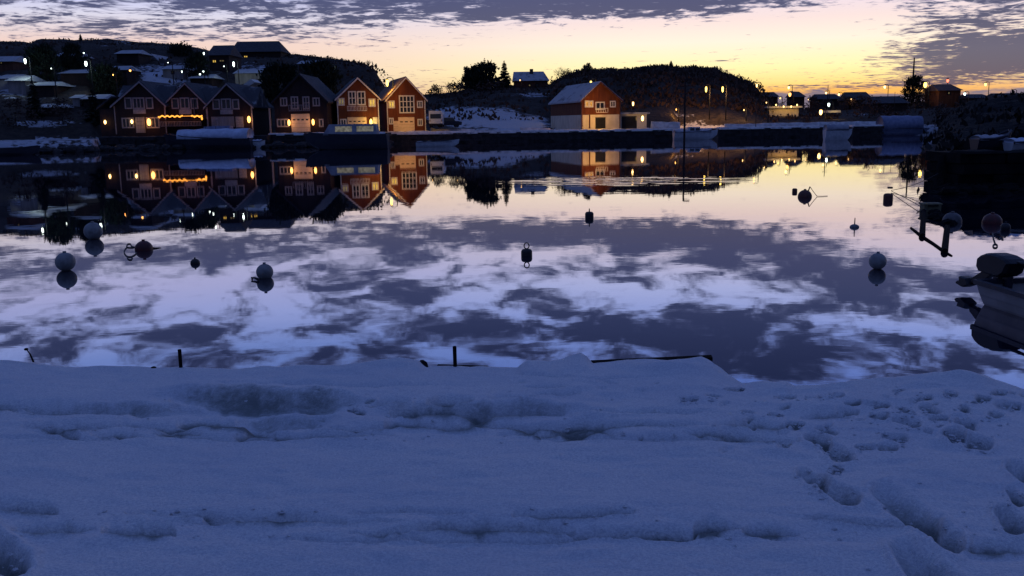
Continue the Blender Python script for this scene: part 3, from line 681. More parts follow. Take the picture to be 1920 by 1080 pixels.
h = House('boathouse', 'red boathouse with tall gridded window, cream garage door and one lit window at its left', 147.5, 760, 247, 'boathouse', RED_G, yaw=rad(16))
h.body(726, 796, 186, (760, 146), 14, 'red', 'roofbrown')
h.window(730, 190, 740, 202, 2, 1, 'lit_yellow'); h.window(749, 180, 776, 211, 4, 3); h.window(782, 190, 791, 201, 2, 1)
h.door(748, 221, 776, 246, 'peach', 3, name='garage_door'); h.window(783, 224, 791, 235, 2, 1); h.door(739, 228, 747, 246, 'peach', 0); h.window(731, 222, 738, 232, 2, 1)
xx, zz = h.p(735, 183); plight(h.root, (xx - .5, -3.4, zz + .6), (1, .47, .07), 320, .4)  # added fill warming the upper left wall, no bulb modelled here
xx, zz = h.p(762, 225); plight(h.root, (xx, -3.2, zz - .5), (1, .52, .08), 200, .4)  # added fill washing the ground floor, no lamp of its own

# --- large boathouse on the quay, with a white ground floor
h = House('quay_boathouse', 'large quay boathouse with red upper floor over pale ground floor and long snowy roof', 148.5, 1127, 243, 'boathouse', yaw=rad(13))
h.body(1090, 1164, 188, (1125, 155), 18, 'red', 'roofsnow', low='whitewall', low_v=215, trim='brown')
h.window(1097, 190, 1103, 200, 1, 1, 'lit_amber', t=.11); h.window(1105, 190, 1111, 200, 1, 1, 'lit_amber', t=.11); h.window(1117, 192, 1133, 205, 2, 1); h.window(1145, 190, 1154, 200, 2, 1)
h.panel(1115, 203, 1137, 211, 'white', 0, .8, 'balcony', 5)
h.door(1117, 221, 1134, 241, 'glass', 0, name='door', rows=1)
h.panel(1104, 215, 1106, 241, 'brown', name='downpipe', d=.12)
x0, x1, z0, z1 = h.rect(1165, 214, 1222, 243)
MB().box(x0, x1 - .2, 1.0, 9, -1.5, z1).build('annex', 'whitewall', h.root)
MB().box(x0 - .1, x1 + .2, .6, 9.4, z1, z1 + .25).build('annex_roof', 'roofsnow', h.root)
h.door(1172, 219, 1199, 241, 'glass', 0, 1.0, 1, 'garage_door')
h.lamp(1206, 222, 'lamp_warm', 30, (1, .6, .25), .28, y=-.3, rz=.5)
xx, zz = h.p(1100, 185); plight(h.root, (xx - .2, -2.4, zz + .9), (1, .45, .06), 130, .4)  # added fill under the gable, without a bulb
xx, zz = h.p(1110, 228); plight(h.root, (xx + .2, -3.4, zz + .3), (1, .5, .1), 560, .4)  # added fill for the pale ground floor, without a bulb

# --- houses up on the hills
h = House('hill_house', 'big dark gabled house on the left skyline with one bright yellow window', 246, 480, 134, 'house')
gz = ground_z(480, 250)
def hill_house(label, u0, u1, v_ridge, v_eave, vb, D, L=7, wall='darkwood', roof='roofdark', hip=.12, lits=(), group=None, chimney=None, trimmed=False, name='hill_house', h=None):
    """house whose long side, with its ridge, faces the water"""
    if h is None:
        if (u0 + u1) / 2 < 725: D = stand_on_slope((u0 + u1) / 2, vb, .3, D)
        h = House(name, label, D, (u0 + u1) / 2, vb, 'house', group)
    x0, zr_ = h.p(u0, v_ridge); x1, _ = h.p(u1, v_ridge); _, ze = h.p(u0, v_eave)
    MB().box(x0 + .4, x1 - .4, 0, L, -6, ze).build('wall', wall, h.root)
    r = MB(); ix = (x1 - x0) * hip
    r.add([(x0, -.5, ze), (x1, -.5, ze), (x1, L + .5, ze), (x0, L + .5, ze), (x0 + ix * .3, L / 2, zr_), (x1 - ix, L / 2, zr_)], [(0, 1, 5, 4), (1, 2, 5), (2, 3, 4, 5), (3, 0, 4), (0, 3, 2, 1)])
    r.build('roof', roof, h.root)
    for (a0, b0, a1, b1, mt) in lits: h.window(a0, b0, a1, b1, 2 if a1 - a0 > 7 else 1, 1, mt, 'white' if trimmed else 'darkwood', t=.12)
    if chimney: xc, zc = h.p(*chimney); MB().box(xc - .45, xc + .45, L * .35, L * .35 + .9, ze, zc).build('chimney', 'stone', h.root)
    return h
hill_house(None, 430, 528, 75, 98, 134, 246, 10, lits=[(447, 104, 455, 112, 'lit_yellow'), (457, 104, 465, 112, 'lit_yellow'), (438, 105, 444, 111, 'lit_dim'), (478, 105, 484, 111, 'glass'), (495, 105, 502, 111, 'glass')], h=h, hip=.14)
hill_house('low dark house left of the big skyline house with two small lit windows', 386, 431, 82, 104, 130, 248, 9, lits=[(398, 112, 406, 118, 'lit_yellow'), (411, 112, 421, 116, 'lit_dim')], hip=.1)
h = House('hill_house', 'bluish house with a snowy steep gable halfway up the left slope', 215, 285, 139, 'house')
h.body(255, 312, 128, (285, 103), 9, 'greyboards', 'roofsnow', trim=None, below=5)
h.window(280, 117, 289, 124, 2, 1); h.window(298, 131, 301, 135, 1, 1, 'lit_dim'); h.window(304, 131, 308, 135, 1, 1, 'lit_dim')
hill_house('low house at the far left edge under orange lights along its balcony', -25, 26, 103, 116, 133, 212, 8, 'brown', 'roofsnow', lits=[(0, 116, 5, 120, 'lit_dim')])
hh = [o for o in bpy.data.objects if o.get('label', '').startswith('low house at the far left edge under orange')][0]
x, z = at(20, 126, 211).x - hh.location.x, at(20, 126, 211).z - hh.location.z
fx = MB()
for k in range(13): fx.ball((x - 1.2 + k * .24 - .6, -1.4, z - .1 + .05 * math.sin(k * 2)), .15, .14, 6, 4)
for k in range(5): fx.ball((x + 1.6 + k * .05, -1.4, z + k * .28), .14, .14, 6, 4)
fx.bar((x - 2, -1.4, z - .1), (x + 1.6, -1.4, z - .05), .06).bar((x + 1.6, -1.4, z - .1), (x + 1.8, -1.4, z + 1.2), .06)
fx.build('light_chain', 'fairy', hh); plight(hh, (x, -2.2, z), (1, .35, .05), 60, .4)
hill_house('long low snow roofed house above the far left boats', 108, 176, 128, 138, 156, 190, 9, 'darkwood', 'roofsnow', lits=[(132, 164, 152, 168, 'glass')])
hill_house('small pale shed with a snowy roof low on the left slope', 130, 153, 177, 184, 200, 160, 4, 'greyboards', 'roofsnow')
hill_house('snow roofed cottage on the left slope below the leftmost street lamp', 8, 50, 140, 152, 172, 185, 7, 'greyboards', 'roofsnow')
SLOPE_G = 'snow roofed houses stepped up the left slope'
for (u0_, u1_, vr, ve, vb_, D, w_, lits, lab) in [
    (-12, 34, 138, 148, 166, 176, 'greyboards', [], 'pale walled house at the left edge below the orange balcony'),
    (52, 104, 152, 161, 180, 170, 'darkwood', [(70, 168, 76, 172, 'glass')], 'dark house with snowy roof below the leftmost street lamp'),
    (100, 146, 96, 106, 122, 232, 'darkwood', [], 'dark house high on the slope left of the tiny cold lamp'),
    (182, 240, 122, 132, 152, 188, 'darkwood', [(196, 138, 202, 142, 'lit_dim')], 'snow roofed house left of the pale gabled house'),
    (214, 262, 92, 101, 118, 236, 'darkwood', [], 'dark roofed house on the slope above the snowy gable'),
    (300, 346, 121, 130, 146, 196, 'greyboards', [(322, 134, 326, 138, 'lit_dim')], 'snow roofed house just right of the pale gabled house'),
    (352, 400, 138, 147, 160, 180, 'darkwood', [(372, 150, 378, 154, 'glass')], 'low snow roofed house under the pale lamp cluster'),
    (436, 498, 128, 138, 156, 188, 'greyboards', [], 'house with a broad bluish roof below the big skyline house'),
    (150, 196, 176, 186, 205, 152, 'darkwood', [], 'low dark house just left of the joined boathouses'),
    (60, 112, 194, 202, 218, 146, 'darkwood', [], 'dark boatshed above the snowy shore at the far left'),
    (556, 604, 112, 120, 134, 225, 'darkwood', [], 'dark house half hidden on the hill right of the skyline house')]:
    hill_house(lab, u0_, u1_, vr, ve, vb_, D, 7, w_, 'roofsnow', lits=lits, group=SLOPE_G)
# white gable end peeping out behind the boathouse row
h = House('white_cabin', 'pale white cabin wall with a round porthole showing above the boathouse roofs', 150, 464, 196, 'cabin')
xs = [h.p(*q) for q in ((444, 168), (452, 181), (464, 173), (468, 164), (466, 161), (474, 157), (478, 154), (470, 148))]
MB().prism(xs[::-1], 0, 4).build('wall', 'white', h.root)
xx, zz = h.p(461, 165); MB().lathe([(.22, 0), (.3, .03), (.3, .06), (.22, .06)], 16).build('porthole', 'glass', h.root, loc=(xx, -.05, zz)).rotation_euler = (rad(90), 0, 0)
x0, z0 = h.p(456, 196); x1, z1 = h.p(470, 168); MB().box(x0, x1, .5, 3.5, z0 - 8, z1 - .8).build('lower_wall', 'darkwood', h.root)
hill_house('house with a chimney on the middle skyline between pines and bare trees', 960, 1030, 133, 152, 172, 245, 9, 'brown', 'roofsnow', lits=[(991, 158, 995, 162, 'lit_dim'), (1004, 157, 1010, 162, 'glass')], chimney=(997, 128), hip=.14)
hill_house('small red lit house with a pale gable on the right skyline under a red lamp', 1758, 1806, 157, 170, 184, 205, 7, 'red', 'roofbrown', lits=[(1777, 172, 1781, 177, 'lit_dim')], hip=.2)
hill_house('dark gabled house at the near side of the lit warehouse lights', 1430, 1462, 172, 182, 206, 236, 7)
hill_house('dark steep roofed house between two lamps on the far right shore', 1488, 1512, 171, 182, 206, 240, 7, hip=.25)
FAR_G = 'dark low houses along the far right shore'
for (a, b, c, d_, e, D, lab) in [(1533, 1580, 176, 186, 206, 244, 'wide low dark house behind the lamp beside the white boat'), (1590, 1640, 172, 188, 212, 226, 'long dark shed roof left of the spire trees'),
                            (1640, 1706, 180, 194, 212, 190, 'low dark boatshed above the blue covered boat'), (1818, 1862, 176, 184, 196, 200, 'dark house right of the small red house'), (1872, 1935, 174, 184, 198, 196, 'dark house at the right edge of the skyline')]:
    hill_house(lab, a, b, c, d_, e, D, 7, roof='roofdark', group=FAR_G)
# lit warehouse and canopy
h = House('warehouse', 'long low warehouse glowing orange under its lamps on the far right quay', 185, 1470, 216, 'warehouse')
x0, x1, z0, z1 = h.rect(1441, 203, 1497, 216)
MB().box(x0, x1, 0, 9, -1, z1).build('wall', 'whitewall', h.root)
MB().box(x0 - .5, x1 + .5, -.8, 9.5, z1, z1 + .35).build('roof', 'roofsnow', h.root)
for uu in (1452, 1466, 1480, 1491): h.lamp(uu, 200 if uu in (1466, 1480) else 197, 'lamp_warm', 55, (1, .55, .12), .16, y=-1.2, rz=.2)
h = House('canopy', 'small lit canopy shelter with a bright yellow edge beside the white boat', 175, 1563, 217, 'shelter')
x0, x1, z0, z1 = h.rect(1553, 207, 1576, 217)
MB().box(x0, x1, 0, 3, z1 - .4, z1).build('roof', 'whitewall', h.root)
for q in (x0 + .15, x1 - .15): MB().tube([(q, .2, 0), (q, .2, z1 - .4)], .07, 6).build('post', 'pole', h.root)
plight(h.root, ((x0 + x1) / 2, -1, z1 - 1), (1, .7, .25), 50, .3)
# snow-topped retaining wall under the hill house
h = House('retaining_wall', 'pale retaining wall with a snow cap below the middle skyline house', 215, 1000, 186, 'wall')
x0, x1, z0, z1 = h.rect(972, 176, 1033, 184)
MB().box(x0, x1, 0, .6, -3, z1 - .3).build('wall', 'greyboards', h.root); MB().box(x0 - .1, x1 + .1, -.1, .9, z1 - .3, z1).build('snow_cap', 'snow_cap', h.root)

# ------------------------------------------------------------------ quays
def quay(label, u0, u1, D0, D1, v0, v1, width=4, mat='stone', capmat='snow_cap', seed=1, name='stone_quay', cap_w=1.6):
    rng = random.Random(seed)
    a, b_ = at(u0, v0, D0), at(u1, v1, D1); d_ = (b_ - a); d_.z = 0; L = d_.length; zt0, zt1 = a.z, b_.z
    e = empty(name, (a.x, a.y, 0), math.atan2(d_.y, d_.x), label, 'quay')
    f = MB(); z = -.6
    top = min(zt0, zt1)
    nrow = 5; hrow = (top + .6) / nrow
    for r in range(nrow):
        x = -rng.random() * .12
        while x < L:
            w_ = rng.uniform(.7, 1.9); x1_ = min(x + w_, L + rng.uniform(-.1, .25)); j = rng.uniform(-.12, .12)
            f.box(x + .02, x1_ - .02, j - .03 * r * 0, width, z + hrow * r + .015, z + hrow * (r + 1) - .015); x += w_
    f.box(.1, L - .1, .25, width - .1, -.6, top - .1)
    f.build('stonework', mat, e)
    c = MB(); n = int(L / .7) + 2; vs = []
    for i in range(n):
        x = L * i / (n - 1); zt = zt0 + (zt1 - zt0) * i / (n - 1) + rng.uniform(-.05, .07) + (.12 if capmat == 'snow_cap' else 0)
        vs += [(x, rng.uniform(-.1, .04), top - (.16 if capmat == 'snow_cap' else .04)), (x, rng.uniform(-.02, .15), zt), (x, cap_w, zt + .04), (x, cap_w + .2, top - .04)]
    fs = [(4 * i + k, 4 * i + 4 + k, 4 * i + 5 + k, 4 * i + 1 + k) for i in range(n - 1) for k in range(3)]
    c.add(vs, fs + [(0, 1, 2, 3), tuple(4 * (n - 1) + k for k in (3, 2, 1, 0))]); c.build('snow_cap' if capmat == 'snow_cap' else 'coping', capmat, e, True)
    return e
quay('dark stone quay under the three joined boathouses on the left', 186, 500, 129, 128, 257, 254, 5, seed=2, capmat='stone')
quay('dark stone quay below the boathouse with two lamps and the dark cruiser', 503, 722, 130, 130, 252, 249, 5, seed=3, cap_w=.6)
quay('long snow topped quay wall from the red boathouse to the lamp post gap', 723, 1262, 142, 143, 249, 243, 6, seed=4)
quay('snow topped quay wall right of the gap with the lamp post', 1348, 1548, 146, 146, 240, 238, 5, seed=5)
quay('short stretch of quay between the white boat and the blue covered boat', 1600, 1656, 146, 146, 237, 236, 5, seed=6)
J = quay('black stone jetty on the right in front of the dark headland', 1806, 2700, 37.0, 37.0, 287, 272, 3.2, 'stone_r', 'stone_r', seed=8, name='stone_jetty', cap_w=1.0)

# low snow band walls / fences behind the quay
def rail(label, u0, v0, u1, v1, D, hgt=.35, mat='snow_cap', name='snow_bank_ridge', cat='snow ridge'):
    a, b_ = at(u0, v0, D), at(u1, v1, D); e = empty(name, (a.x, D, a.z), 0, label, cat); L = b_.x - a.x
    f = MB(); rng = random.Random(int(u0)); n = max(6, int(L / .8)); vs = []
    for i in range(n):
        x = L * i / (n - 1); z = (b_.z - a.z) * i / (n - 1) + rng.uniform(-.07, .07)
        vs += [(x, -.3, z - hgt - .5), (x, -.1, z), (x, .8, z + .02), (x, 1.3, z - hgt - .5)]
    fs = [(4 * i + k, 4 * i + 4 + k, 4 * i + 5 + k, 4 * i + 1 + k) for i in range(n - 1) for k in range(3)]
    f.add(vs, fs + [(0, 1, 2, 3), tuple(4 * (n - 1) + k for k in (3, 2, 1, 0))]); f.build('snow_ridge', mat, e, True)
rail('bright low ridge of ploughed snow beside the white camper van', 806, 241, 890, 242, 150)
rail('ridge of ploughed snow in front of the quay boathouse wall', 975, 239, 1032, 241, 148)
rail('lamp lit ridge of snow along the road right of the quay boathouse', 1222, 228, 1275, 229, 160, .8)
rail('long lamp lit snow ridge behind the right hand quay', 1360, 233, 1650, 227, 158, .6)

# ------------------------------------------------------------------ street lamps
def street_lamp(label, u, v, D, mat='lamp_warm', power=0, col=(1, .7, .3), r=.2, rz=.34, base=None, arm=.9, group='street lamps around the harbour', side=-1):
    r *= .62 if u < 1440 else .8; rz *= .8
    if base is None and (u < 725 or 1040 < u < 1440):
        D1 = stand_on_slope(u, v, 5.5, D); r *= D1 / D; rz *= D1 / D; arm *= D1 / D; D = D1
    hd = at(u, v, D); zb = ground_z(u, D) - .3 if base is None else base
    e = empty('street_lamp', (hd.x + side * -arm, hd.y + .15, zb), 0, label, 'street lamp', group)
    H_ = hd.z - zb
    MB().tube([(0, 0, 0), (0, 0, H_ * .5), (0, 0, H_ + rz), (side * arm * .35, -.05, H_ + rz + .22), (side * arm, -.15, H_ + rz + .18)], .1, 8, .055).build('pole', 'pole', e, True)
    hdm = MB().ball((side * arm, -.15, H_ + rz * .9), r * 1.15, .14, 12, 6); o = hdm.build('lamp_head', 'pole', e, True)
    MB().ball((side * arm, -.15, H_), r, rz, 12, 8).build('bulb', mat, o, True)
    if power: plight(e, (side * arm, -.15 - r - .3, H_ - .3 - rz), col, power, .3)
    return e
cold = (.75, 1, .92)
street_lamp('cold white street lamp at the far left above the orange balcony lights', 47, 114, 205, 'lamp_white', 260, cold, .36, .8)
street_lamp('bright cold white street lamp left of the pale gabled house on the slope', 161, 119, 198, 'lamp_white', 260, cold, .4, .75)
street_lamp('tiny cold lamp on the slope just above the bright white street lamp', 157, 99, 230, 'lamp_white', 0, r=.24, rz=.24)
street_lamp('cold white street lamp in front of the big skyline house', 438, 120, 214, 'lamp_white', 260, cold, .34, .8)
street_lamp('cold white street lamp alone on the dark hill above the red boathouses', 621, 129, 214, 'lamp_white', 220, cold, .3, .75)
street_lamp('small cold lamp left of the low skyline house', 382, 100, 240, 'lamp_white', 0, r=.26, rz=.5)
street_lamp('small orange lamp on the slope left of the snowy gable', 244, 132, 196, 'lamp_orange', 25, (1, .5, .15), .3, .3)
street_lamp('pale little lamp above the middle of the joined boathouses', 341, 134, 205, 'lamp_white', 0, r=.14, rz=.36)
street_lamp('left lamp of the pale cluster under the low skyline house', 375, 139, 205, 'lamp_white', 0, r=.26, rz=.26)
street_lamp('right lamp of the pale cluster under the low skyline house', 381, 134, 205, 'lamp_white', 0, r=.28, rz=.3)
street_lamp('pinprick lamp on the dark trees right of the snowy gable', 315, 117, 220, 'lamp_white', 0, r=.17, rz=.17)
street_lamp('tall glowing yellow street lamp between the two red boathouses', 726, 155, 149, 'lamp_yellow', 700, (1, .6, .1), .3, .75, base=1.3)
street_lamp('yellow street lamp in front of the big dark pine', 899, 178, 240, 'lamp_yellow', 200, (1, .6, .15), .45, 1.0)
street_lamp('small warm lamp in the bushes right of the red boathouses', 807, 171, 225, 'lamp_warm', 60, r=.25, rz=.5)
street_lamp('tiny lamp in the bushes left of the big dark pine', 853, 164, 240, 'lamp_warm', 40, r=.25, rz=.5)
street_lamp('yellow street lamp standing over the gable of the quay boathouse', 1108, 157, 168, 'lamp_yellow', 700, (1, .66, .12), .3, .8, base=1.3)
street_lamp('warm lamp right of the quay boathouse above its annex', 1187, 194, 158, 'lamp_warm', 60, (1, .6, .2), .25, .5, base=1.3)
street_lamp('yellow street lamp on the round wooded hill, left of the pair', 1324, 167, 215, 'lamp_yellow', 1100, (1, .5, .16), .35, .9)
street_lamp('yellow street lamp on the round wooded hill, right of the pair', 1355, 167, 215, 'lamp_yellow', 1100, (1, .5, .16), .35, .9)
street_lamp('pale lamp at the foot of the round hill against the yellow sky', 1419, 160, 190, 'lamp_warm', 60, r=.24, rz=.5, base=1.4)
street_lamp('warm lamp above the lit warehouse against the sky', 1479, 164, 230, 'lamp_warm', 30, r=.3, rz=.5)
street_lamp('orange lamp directly above the lit warehouse roof', 1481, 177, 215, 'lamp_orange', 100, (1, .5, .15), .35, .6)
street_lamp('small lamp left of a thin mast on the far right shore', 1549, 174, 235, 'lamp_warm', 0, r=.28, rz=.4)
street_lamp('small lamp right of a thin mast on the far right shore', 1573, 177, 235, 'lamp_warm', 0, r=.28, rz=.4)
street_lamp('white lamp directly above the small lit canopy', 1554, 196, 185, 'lamp_white', 40, (1, .85, .6), .26, .5)
street_lamp('big warm lamp at the left of the small lit canopy', 1539, 210, 168, 'lamp_warm', 110, (1, .7, .35), .34, .65, base=1.4)
street_lamp('lamp on a low hill left of the spire trees', 1659, 163, 225, 'lamp_warm', 40, r=.3, rz=.5)
street_lamp('glowing lamp right against the spire trees', 1735, 159, 205, 'lamp_yellow', 110, (1, .8, .4), .42, .8)
street_lamp('pale lamp at the right gable of the small red house', 1809, 176, 195, 'lamp_white', 40, (1, .9, .8), .26, .4)
street_lamp('faint yellow lamp against the orange sky at the far right', 1848, 158, 225, 'lamp_yellow', 0, r=.3, rz=.5)
street_lamp('small white lamp near the right edge of the skyline', 1899, 172, 205, 'lamp_white', 0, r=.24, rz=.35)
street_lamp('red lamp on a short pole over the small red house', 1777, 151, 214, 'lamp_red', 30, (1, .1, .05), .3, .5, arm=.1)
for (u, v, D, mt, pw_, lab) in [(1437, 192, 200, 'lamp_warm', 60, 'small warm lamp at the left end of the lit warehouse'), (1463, 184, 215, 'lamp_yellow', 50, 'dim yellow lamp behind the left part of the lit warehouse'),
        (1516, 186, 230, 'lamp_warm', 40, 'tiny warm lamp right of the steep roofed far house'), (1596, 186, 225, 'lamp_warm', 40, 'tiny warm lamp above the long dark shed'), (1620, 199, 200, 'lamp_orange', 50, 'small orange lamp in front of the long dark shed'),
        (1395, 206, 190, 'lamp_warm', 120, 'low warm lamp at the foot of the round hill'), (1268, 205, 170, 'lamp_orange', 260, 'orange lamp lighting the rock face right of the quay boathouse'),
        (1760, 186, 215, 'lamp_warm', 20, 'tiny lamp in the bushes left of the small red house'), (1868, 189, 190, 'lamp_white', 10, 'tiny white lamp between the two dark houses at the far right'), (975, 150, 240, 'lamp_warm', 20, 'tiny lamp at the left wall of the chimney house'),
        (552, 128, 215, 'lamp_white', 0, 'faint cold lamp right of the big skyline house'), (420, 124, 228, 'lamp_white', 20, 'tiny cold lamp under the low skyline house windows'), (96, 128, 215, 'lamp_white', 20, 'tiny cold lamp on the slope between the two left street lamps'), (212, 140, 186, 'lamp_orange', 20, 'tiny orange lamp by the snow roofed house on the left slope')]:
    street_lamp(lab, u, v, D, mt, pw_, {'lamp_white': cold, 'lamp_warm': (1, .62, .25), 'lamp_yellow': (1, .66, .15), 'lamp_orange': (1, .48, .1)}[mt], .15, .25, arm=.5)
# unlit tall lamp post whose reflection stands out
pb = onz(1283, 264); e = empty('lamp_post', (pb.x, pb.y, 0), 0, 'tall unlit lamp post in the gap between the two quays', 'lamp post')
hpost = at(1283, 264 - 116, pb.y).z
MB().tube([(0, 0, -1), (0, 0, hpost)], .16, 8, .12).build('pole', 'darkwood', e); MB().box(0, .85, -.15, .15, hpost - .2, hpost + .1).build('lamp_head', 'darkwood', e)
# thin masts
def mast(label, u, v0, v1, D, r=.12, cross=None, cat='mast'):
    a, b_ = at(u, v1, D), at(u, v0, D); e = empty('mast', (a.x, D, a.z), 0, label, cat, 'thin masts on the far right shore')
    MB().tube([(0, 0, -4), (0, 0, b_.z - a.z)], r, 6, r * .5).build('pole', 'pole', e)
    if cross: MB().bar((-cross, 0, (b_.z - a.z) * .75), (cross, 0, (b_.z - a.z) * .75), .08).build('crossbar', 'pole', e)
mast('thin dark mast between two small lamps on the far right shore', 1551, 160, 200, 200, .13, .5)
mast('thin mast at the edge of the quay near the lit warehouse', 1417, 212, 240, 147, .1)
mast('tall thin spire like mast rising from the dark trees on the right', 1712, 108, 150, 222, .3, None)
mast('slim pole on the shore left of the blue covered boat', 1676, 172, 212, 176, .07)

# ------------------------------------------------------------------ trees
def tree_mesh(kind, H_, W_, rng):
    """returns trunk MB and crown MB; base at origin"""
    tr, cr = MB(), MB()
    def leaf(p, s, dirn=None):
        a = Vector((rng.gauss(0, 1), rng.gauss(0, 1), rng.gauss(0, .6))).normalized() if dirn is None else dirn
        b_ = a.cross(Vector((rng.gauss(0, 1), rng.gauss(0, 1), rng.gauss(0, 1)))).normalized()
        p = Vector(p); cr.add([p - a * s, p + b_ * s * .45, p + a * s, p - b_ * s * .45], [(0, 1, 2, 3)])
    if kind == 'conifer':
        tr.tube([(0, 0, 0), (0, 0, H_ * .97)], .018 * H_ + .05, 6, .02)
        n = int(26 + H_ * 2)
        for i in range(n):
            f = (i + rng.random()) / n; z = H_ * (.08 + .92 * f); R_ = W_ / 2 * (1 - f) ** .85 * rng.uniform(.75, 1.15) + .08
            for k in range(6):
                an = rng.random() * 6.283; q = Vector((math.cos(an), math.sin(an), rng.uniform(-.35, .15)))
                tip = Vector((0, 0, z)) + q * R_
                for j in range(7):
                    g = (j + .6) / 7; leaf(Vector((0, 0, z)).lerp(tip, g), R_ * .22 + .08, (q + Vector((rng.gauss(0, .5), rng.gauss(0, .5), rng.gauss(0, .3)))).normalized())
    elif kind == 'pine':
        for s_ in range(3):
            x = rng.uniform(-.18, .18) * W_; tr.tube([(x * .3, 0, 0), (x, 0, H_ * rng.uniform(.7, .92))], .02 * H_, 6, .04)
        for i in range(130):
            an, f = rng.random() * 6.283, rng.random(); z = H_ * (.12 + .86 * f ** .9)
            R_ = W_ / 2 * math.sin(math.pi * min(1, .15 + f * .75)) ** .7 * rng.uniform(.3, 1)
            c = Vector((math.cos(an) * R_, math.sin(an) * R_, z)); up = Vector((math.cos(an) * .6, math.sin(an) * .6, .9)).normalized()
            for j in range(26):
                q = c + Vector((rng.gauss(0, 1), rng.gauss(0, 1), rng.gauss(0, .8))) * W_ * .055; leaf(q, W_ * .05, (up + Vector((rng.gauss(0, .35), rng.gauss(0, .35), rng.gauss(0, .3)))).normalized())
    elif kind == 'bush':
        tr.tube([(0, 0, 0), (0, 0, H_ * .5)], .03 * H_, 6, .03)
        for i in range(40):
            an, f = rng.random() * 6.283, rng.random(); R_ = W_ / 2 * math.sqrt(rng.random()) * math.sin(math.pi * (.25 + .7 * f)); c = Vector((math.cos(an) * R_, math.sin(an) * R_ * .7, H_ * (.08 + .84 * f)))
            for j in range(14): leaf(c + Vector((rng.gauss(0, 1), rng.gauss(0, 1), rng.gauss(0, 1))) * min(W_, H_) * .075, min(W_, H_) * .055)
    else:   # bare
        def grow(p, d_, L, r, dep):
            q = p + d_ * L; (tr if dep < 1 else cr).tube([p, p.lerp(q, .5) + Vector((rng.gauss(0, 1), rng.gauss(0, 1), 0)) * L * .05, q], r, 4, r * .6)
            if dep < 5:
                for k in range(3 if dep < 4 else 2):
                    nd = (d_ + Vector((rng.gauss(0, .55), rng.gauss(0, .55), rng.gauss(.05, .3)))).normalized(); grow(q, nd, L * rng.uniform(.6, .82), r * .6, dep + 1)
        for k in range(3): grow(Vector((rng.uniform(-.1, .1) * W_, 0, 0)), Vector((rng.gauss(0, .3) * W_ / H_, 0, 1)).normalized(), H_ * .3, .02 * H_, 0)
    return tr, cr
TREE_G = 'trees along the far shore'
def tree(name, label, kind, u, v_top, v_base, D, w_px, seed, mat=None, group=TREE_G):
    if (u < 725 or 1040 < u < 1430) and v_top > np.interp(u, su[:, 0], su[:, 1]) + 6: D = stand_on_slope(u, v_base, .5, D)
    rng = random.Random(seed); a, b_ = at(u, v_base, D), at(u, v_top, D)
    gz_ = ground_z(u, D) - .4; e = empty(name, (a.x, D, min(a.z, gz_) if u < 1740 else a.z), rng.random() * 0, label, 'tree' if kind != 'bush' else 'bush', group)
    H_ = b_.z - e.location.z; W_ = w_px / F * D
    tr, cr = tree_mesh(kind, H_, W_, rng)
    tr.build('trunk', 'bark', e); cr.build('crown', mat or {'conifer': 'needles', 'pine': 'needles', 'bush': 'scrub', 'bare': 'twigs'}[kind], e)
tree('pine_tree', 'large dense pine clump in front of the middle skyline', 'pine', 908, 121, 198, 238, 66, 1)
tree('pine_tree', 'second dark pine crown leaning left of the large pine clump', 'pine', 886, 124, 198, 236, 44, 2)
tree('spruce_tree', 'pointed dark spruce forming the left tip of the large pine clump', 'conifer', 897, 116, 190, 236, 30, 71)
tree('spruce_tree', 'tallest pointed spruce inside the large pine clump', 'conifer', 910, 109, 190, 236, 28, 72)
tree('spruce_tree', 'pointed spruce right of the large pine clump', 'conifer', 946, 113, 172, 238, 30, 3)
tree('spruce_tree', 'narrow spruce tip rising inside the right of the large pine clump', 'conifer', 921, 114, 175, 240, 20, 4)
tree('bare_tree', 'bare tree with a rusty crown left of the large pine clump', 'bare', 868, 148, 190, 235, 34, 5)
tree('bare_tree', 'bare bush tree right of the red boathouses against the glow', 'bare', 843, 150, 195, 232, 40, 6)
tree('leafless_bush', 'bush at the right gable of the right red boathouse', 'bush', 818, 160, 200, 220, 44, 7)
tree('leafless_bush', 'wide bush between the rusty bare tree and the red boathouses', 'bush', 856, 154, 202, 225, 80, 8)
tree('leafless_bush', 'dark thicket filling the slope under the large pine clump', 'bush', 925, 150, 205, 220, 120, 61)
tree('leafless_bush', 'dark thicket between the spruce and the chimney house', 'bush', 985, 172, 212, 215, 80, 62)
tree('bare_tree', 'bare tree crown behind the quay boathouse roof', 'bare', 1056, 123, 160, 250, 32, 9)
tree('leafless_bush', 'dark bush beside the bare crown behind the quay boathouse roof', 'bush', 1066, 128, 158, 250, 22, 10)
tree('bare_tree', 'bare twiggy tree above the gable of the quay boathouse', 'pine', 1101, 119, 165, 250, 22, 11, 'twigs')
tree('leafless_bush', 'low bush on the skyline right of the quay boathouse', 'bush', 1173, 126, 142, 255, 28, 12)
tree('spruce_tree', 'small lone spruce on top of the round hill', 'conifer', 1258, 114, 134, 258, 13, 13)
tree('leafless_bush', 'tiny bush on the right shoulder of the round hill', 'bush', 1371, 138, 148, 252, 8, 14)
tree('spruce_tree', 'tiny spruce on the left skyline above the bright street lamp', 'conifer', 152, 64, 82, 258, 9, 15)
tree('bare_tree', 'arched windswept bare tree at the end of the left hill', 'bare', 694, 110, 126, 240, 26, 16)
tree('pine_tree', 'dark broad pine left of the low skyline house', 'pine', 343, 84, 146, 232, 56, 17)
tree('pine_tree', 'dark pine just below the low skyline house', 'pine', 372, 100, 150, 228, 44, 18)
tree('pine_tree', 'dark pine between the two left cold street lamps', 'pine', 84, 84, 150, 210, 60, 19)
tree('pine_tree', 'dark pine right of the bright white street lamp', 'pine', 200, 122, 178, 192, 60, 20)
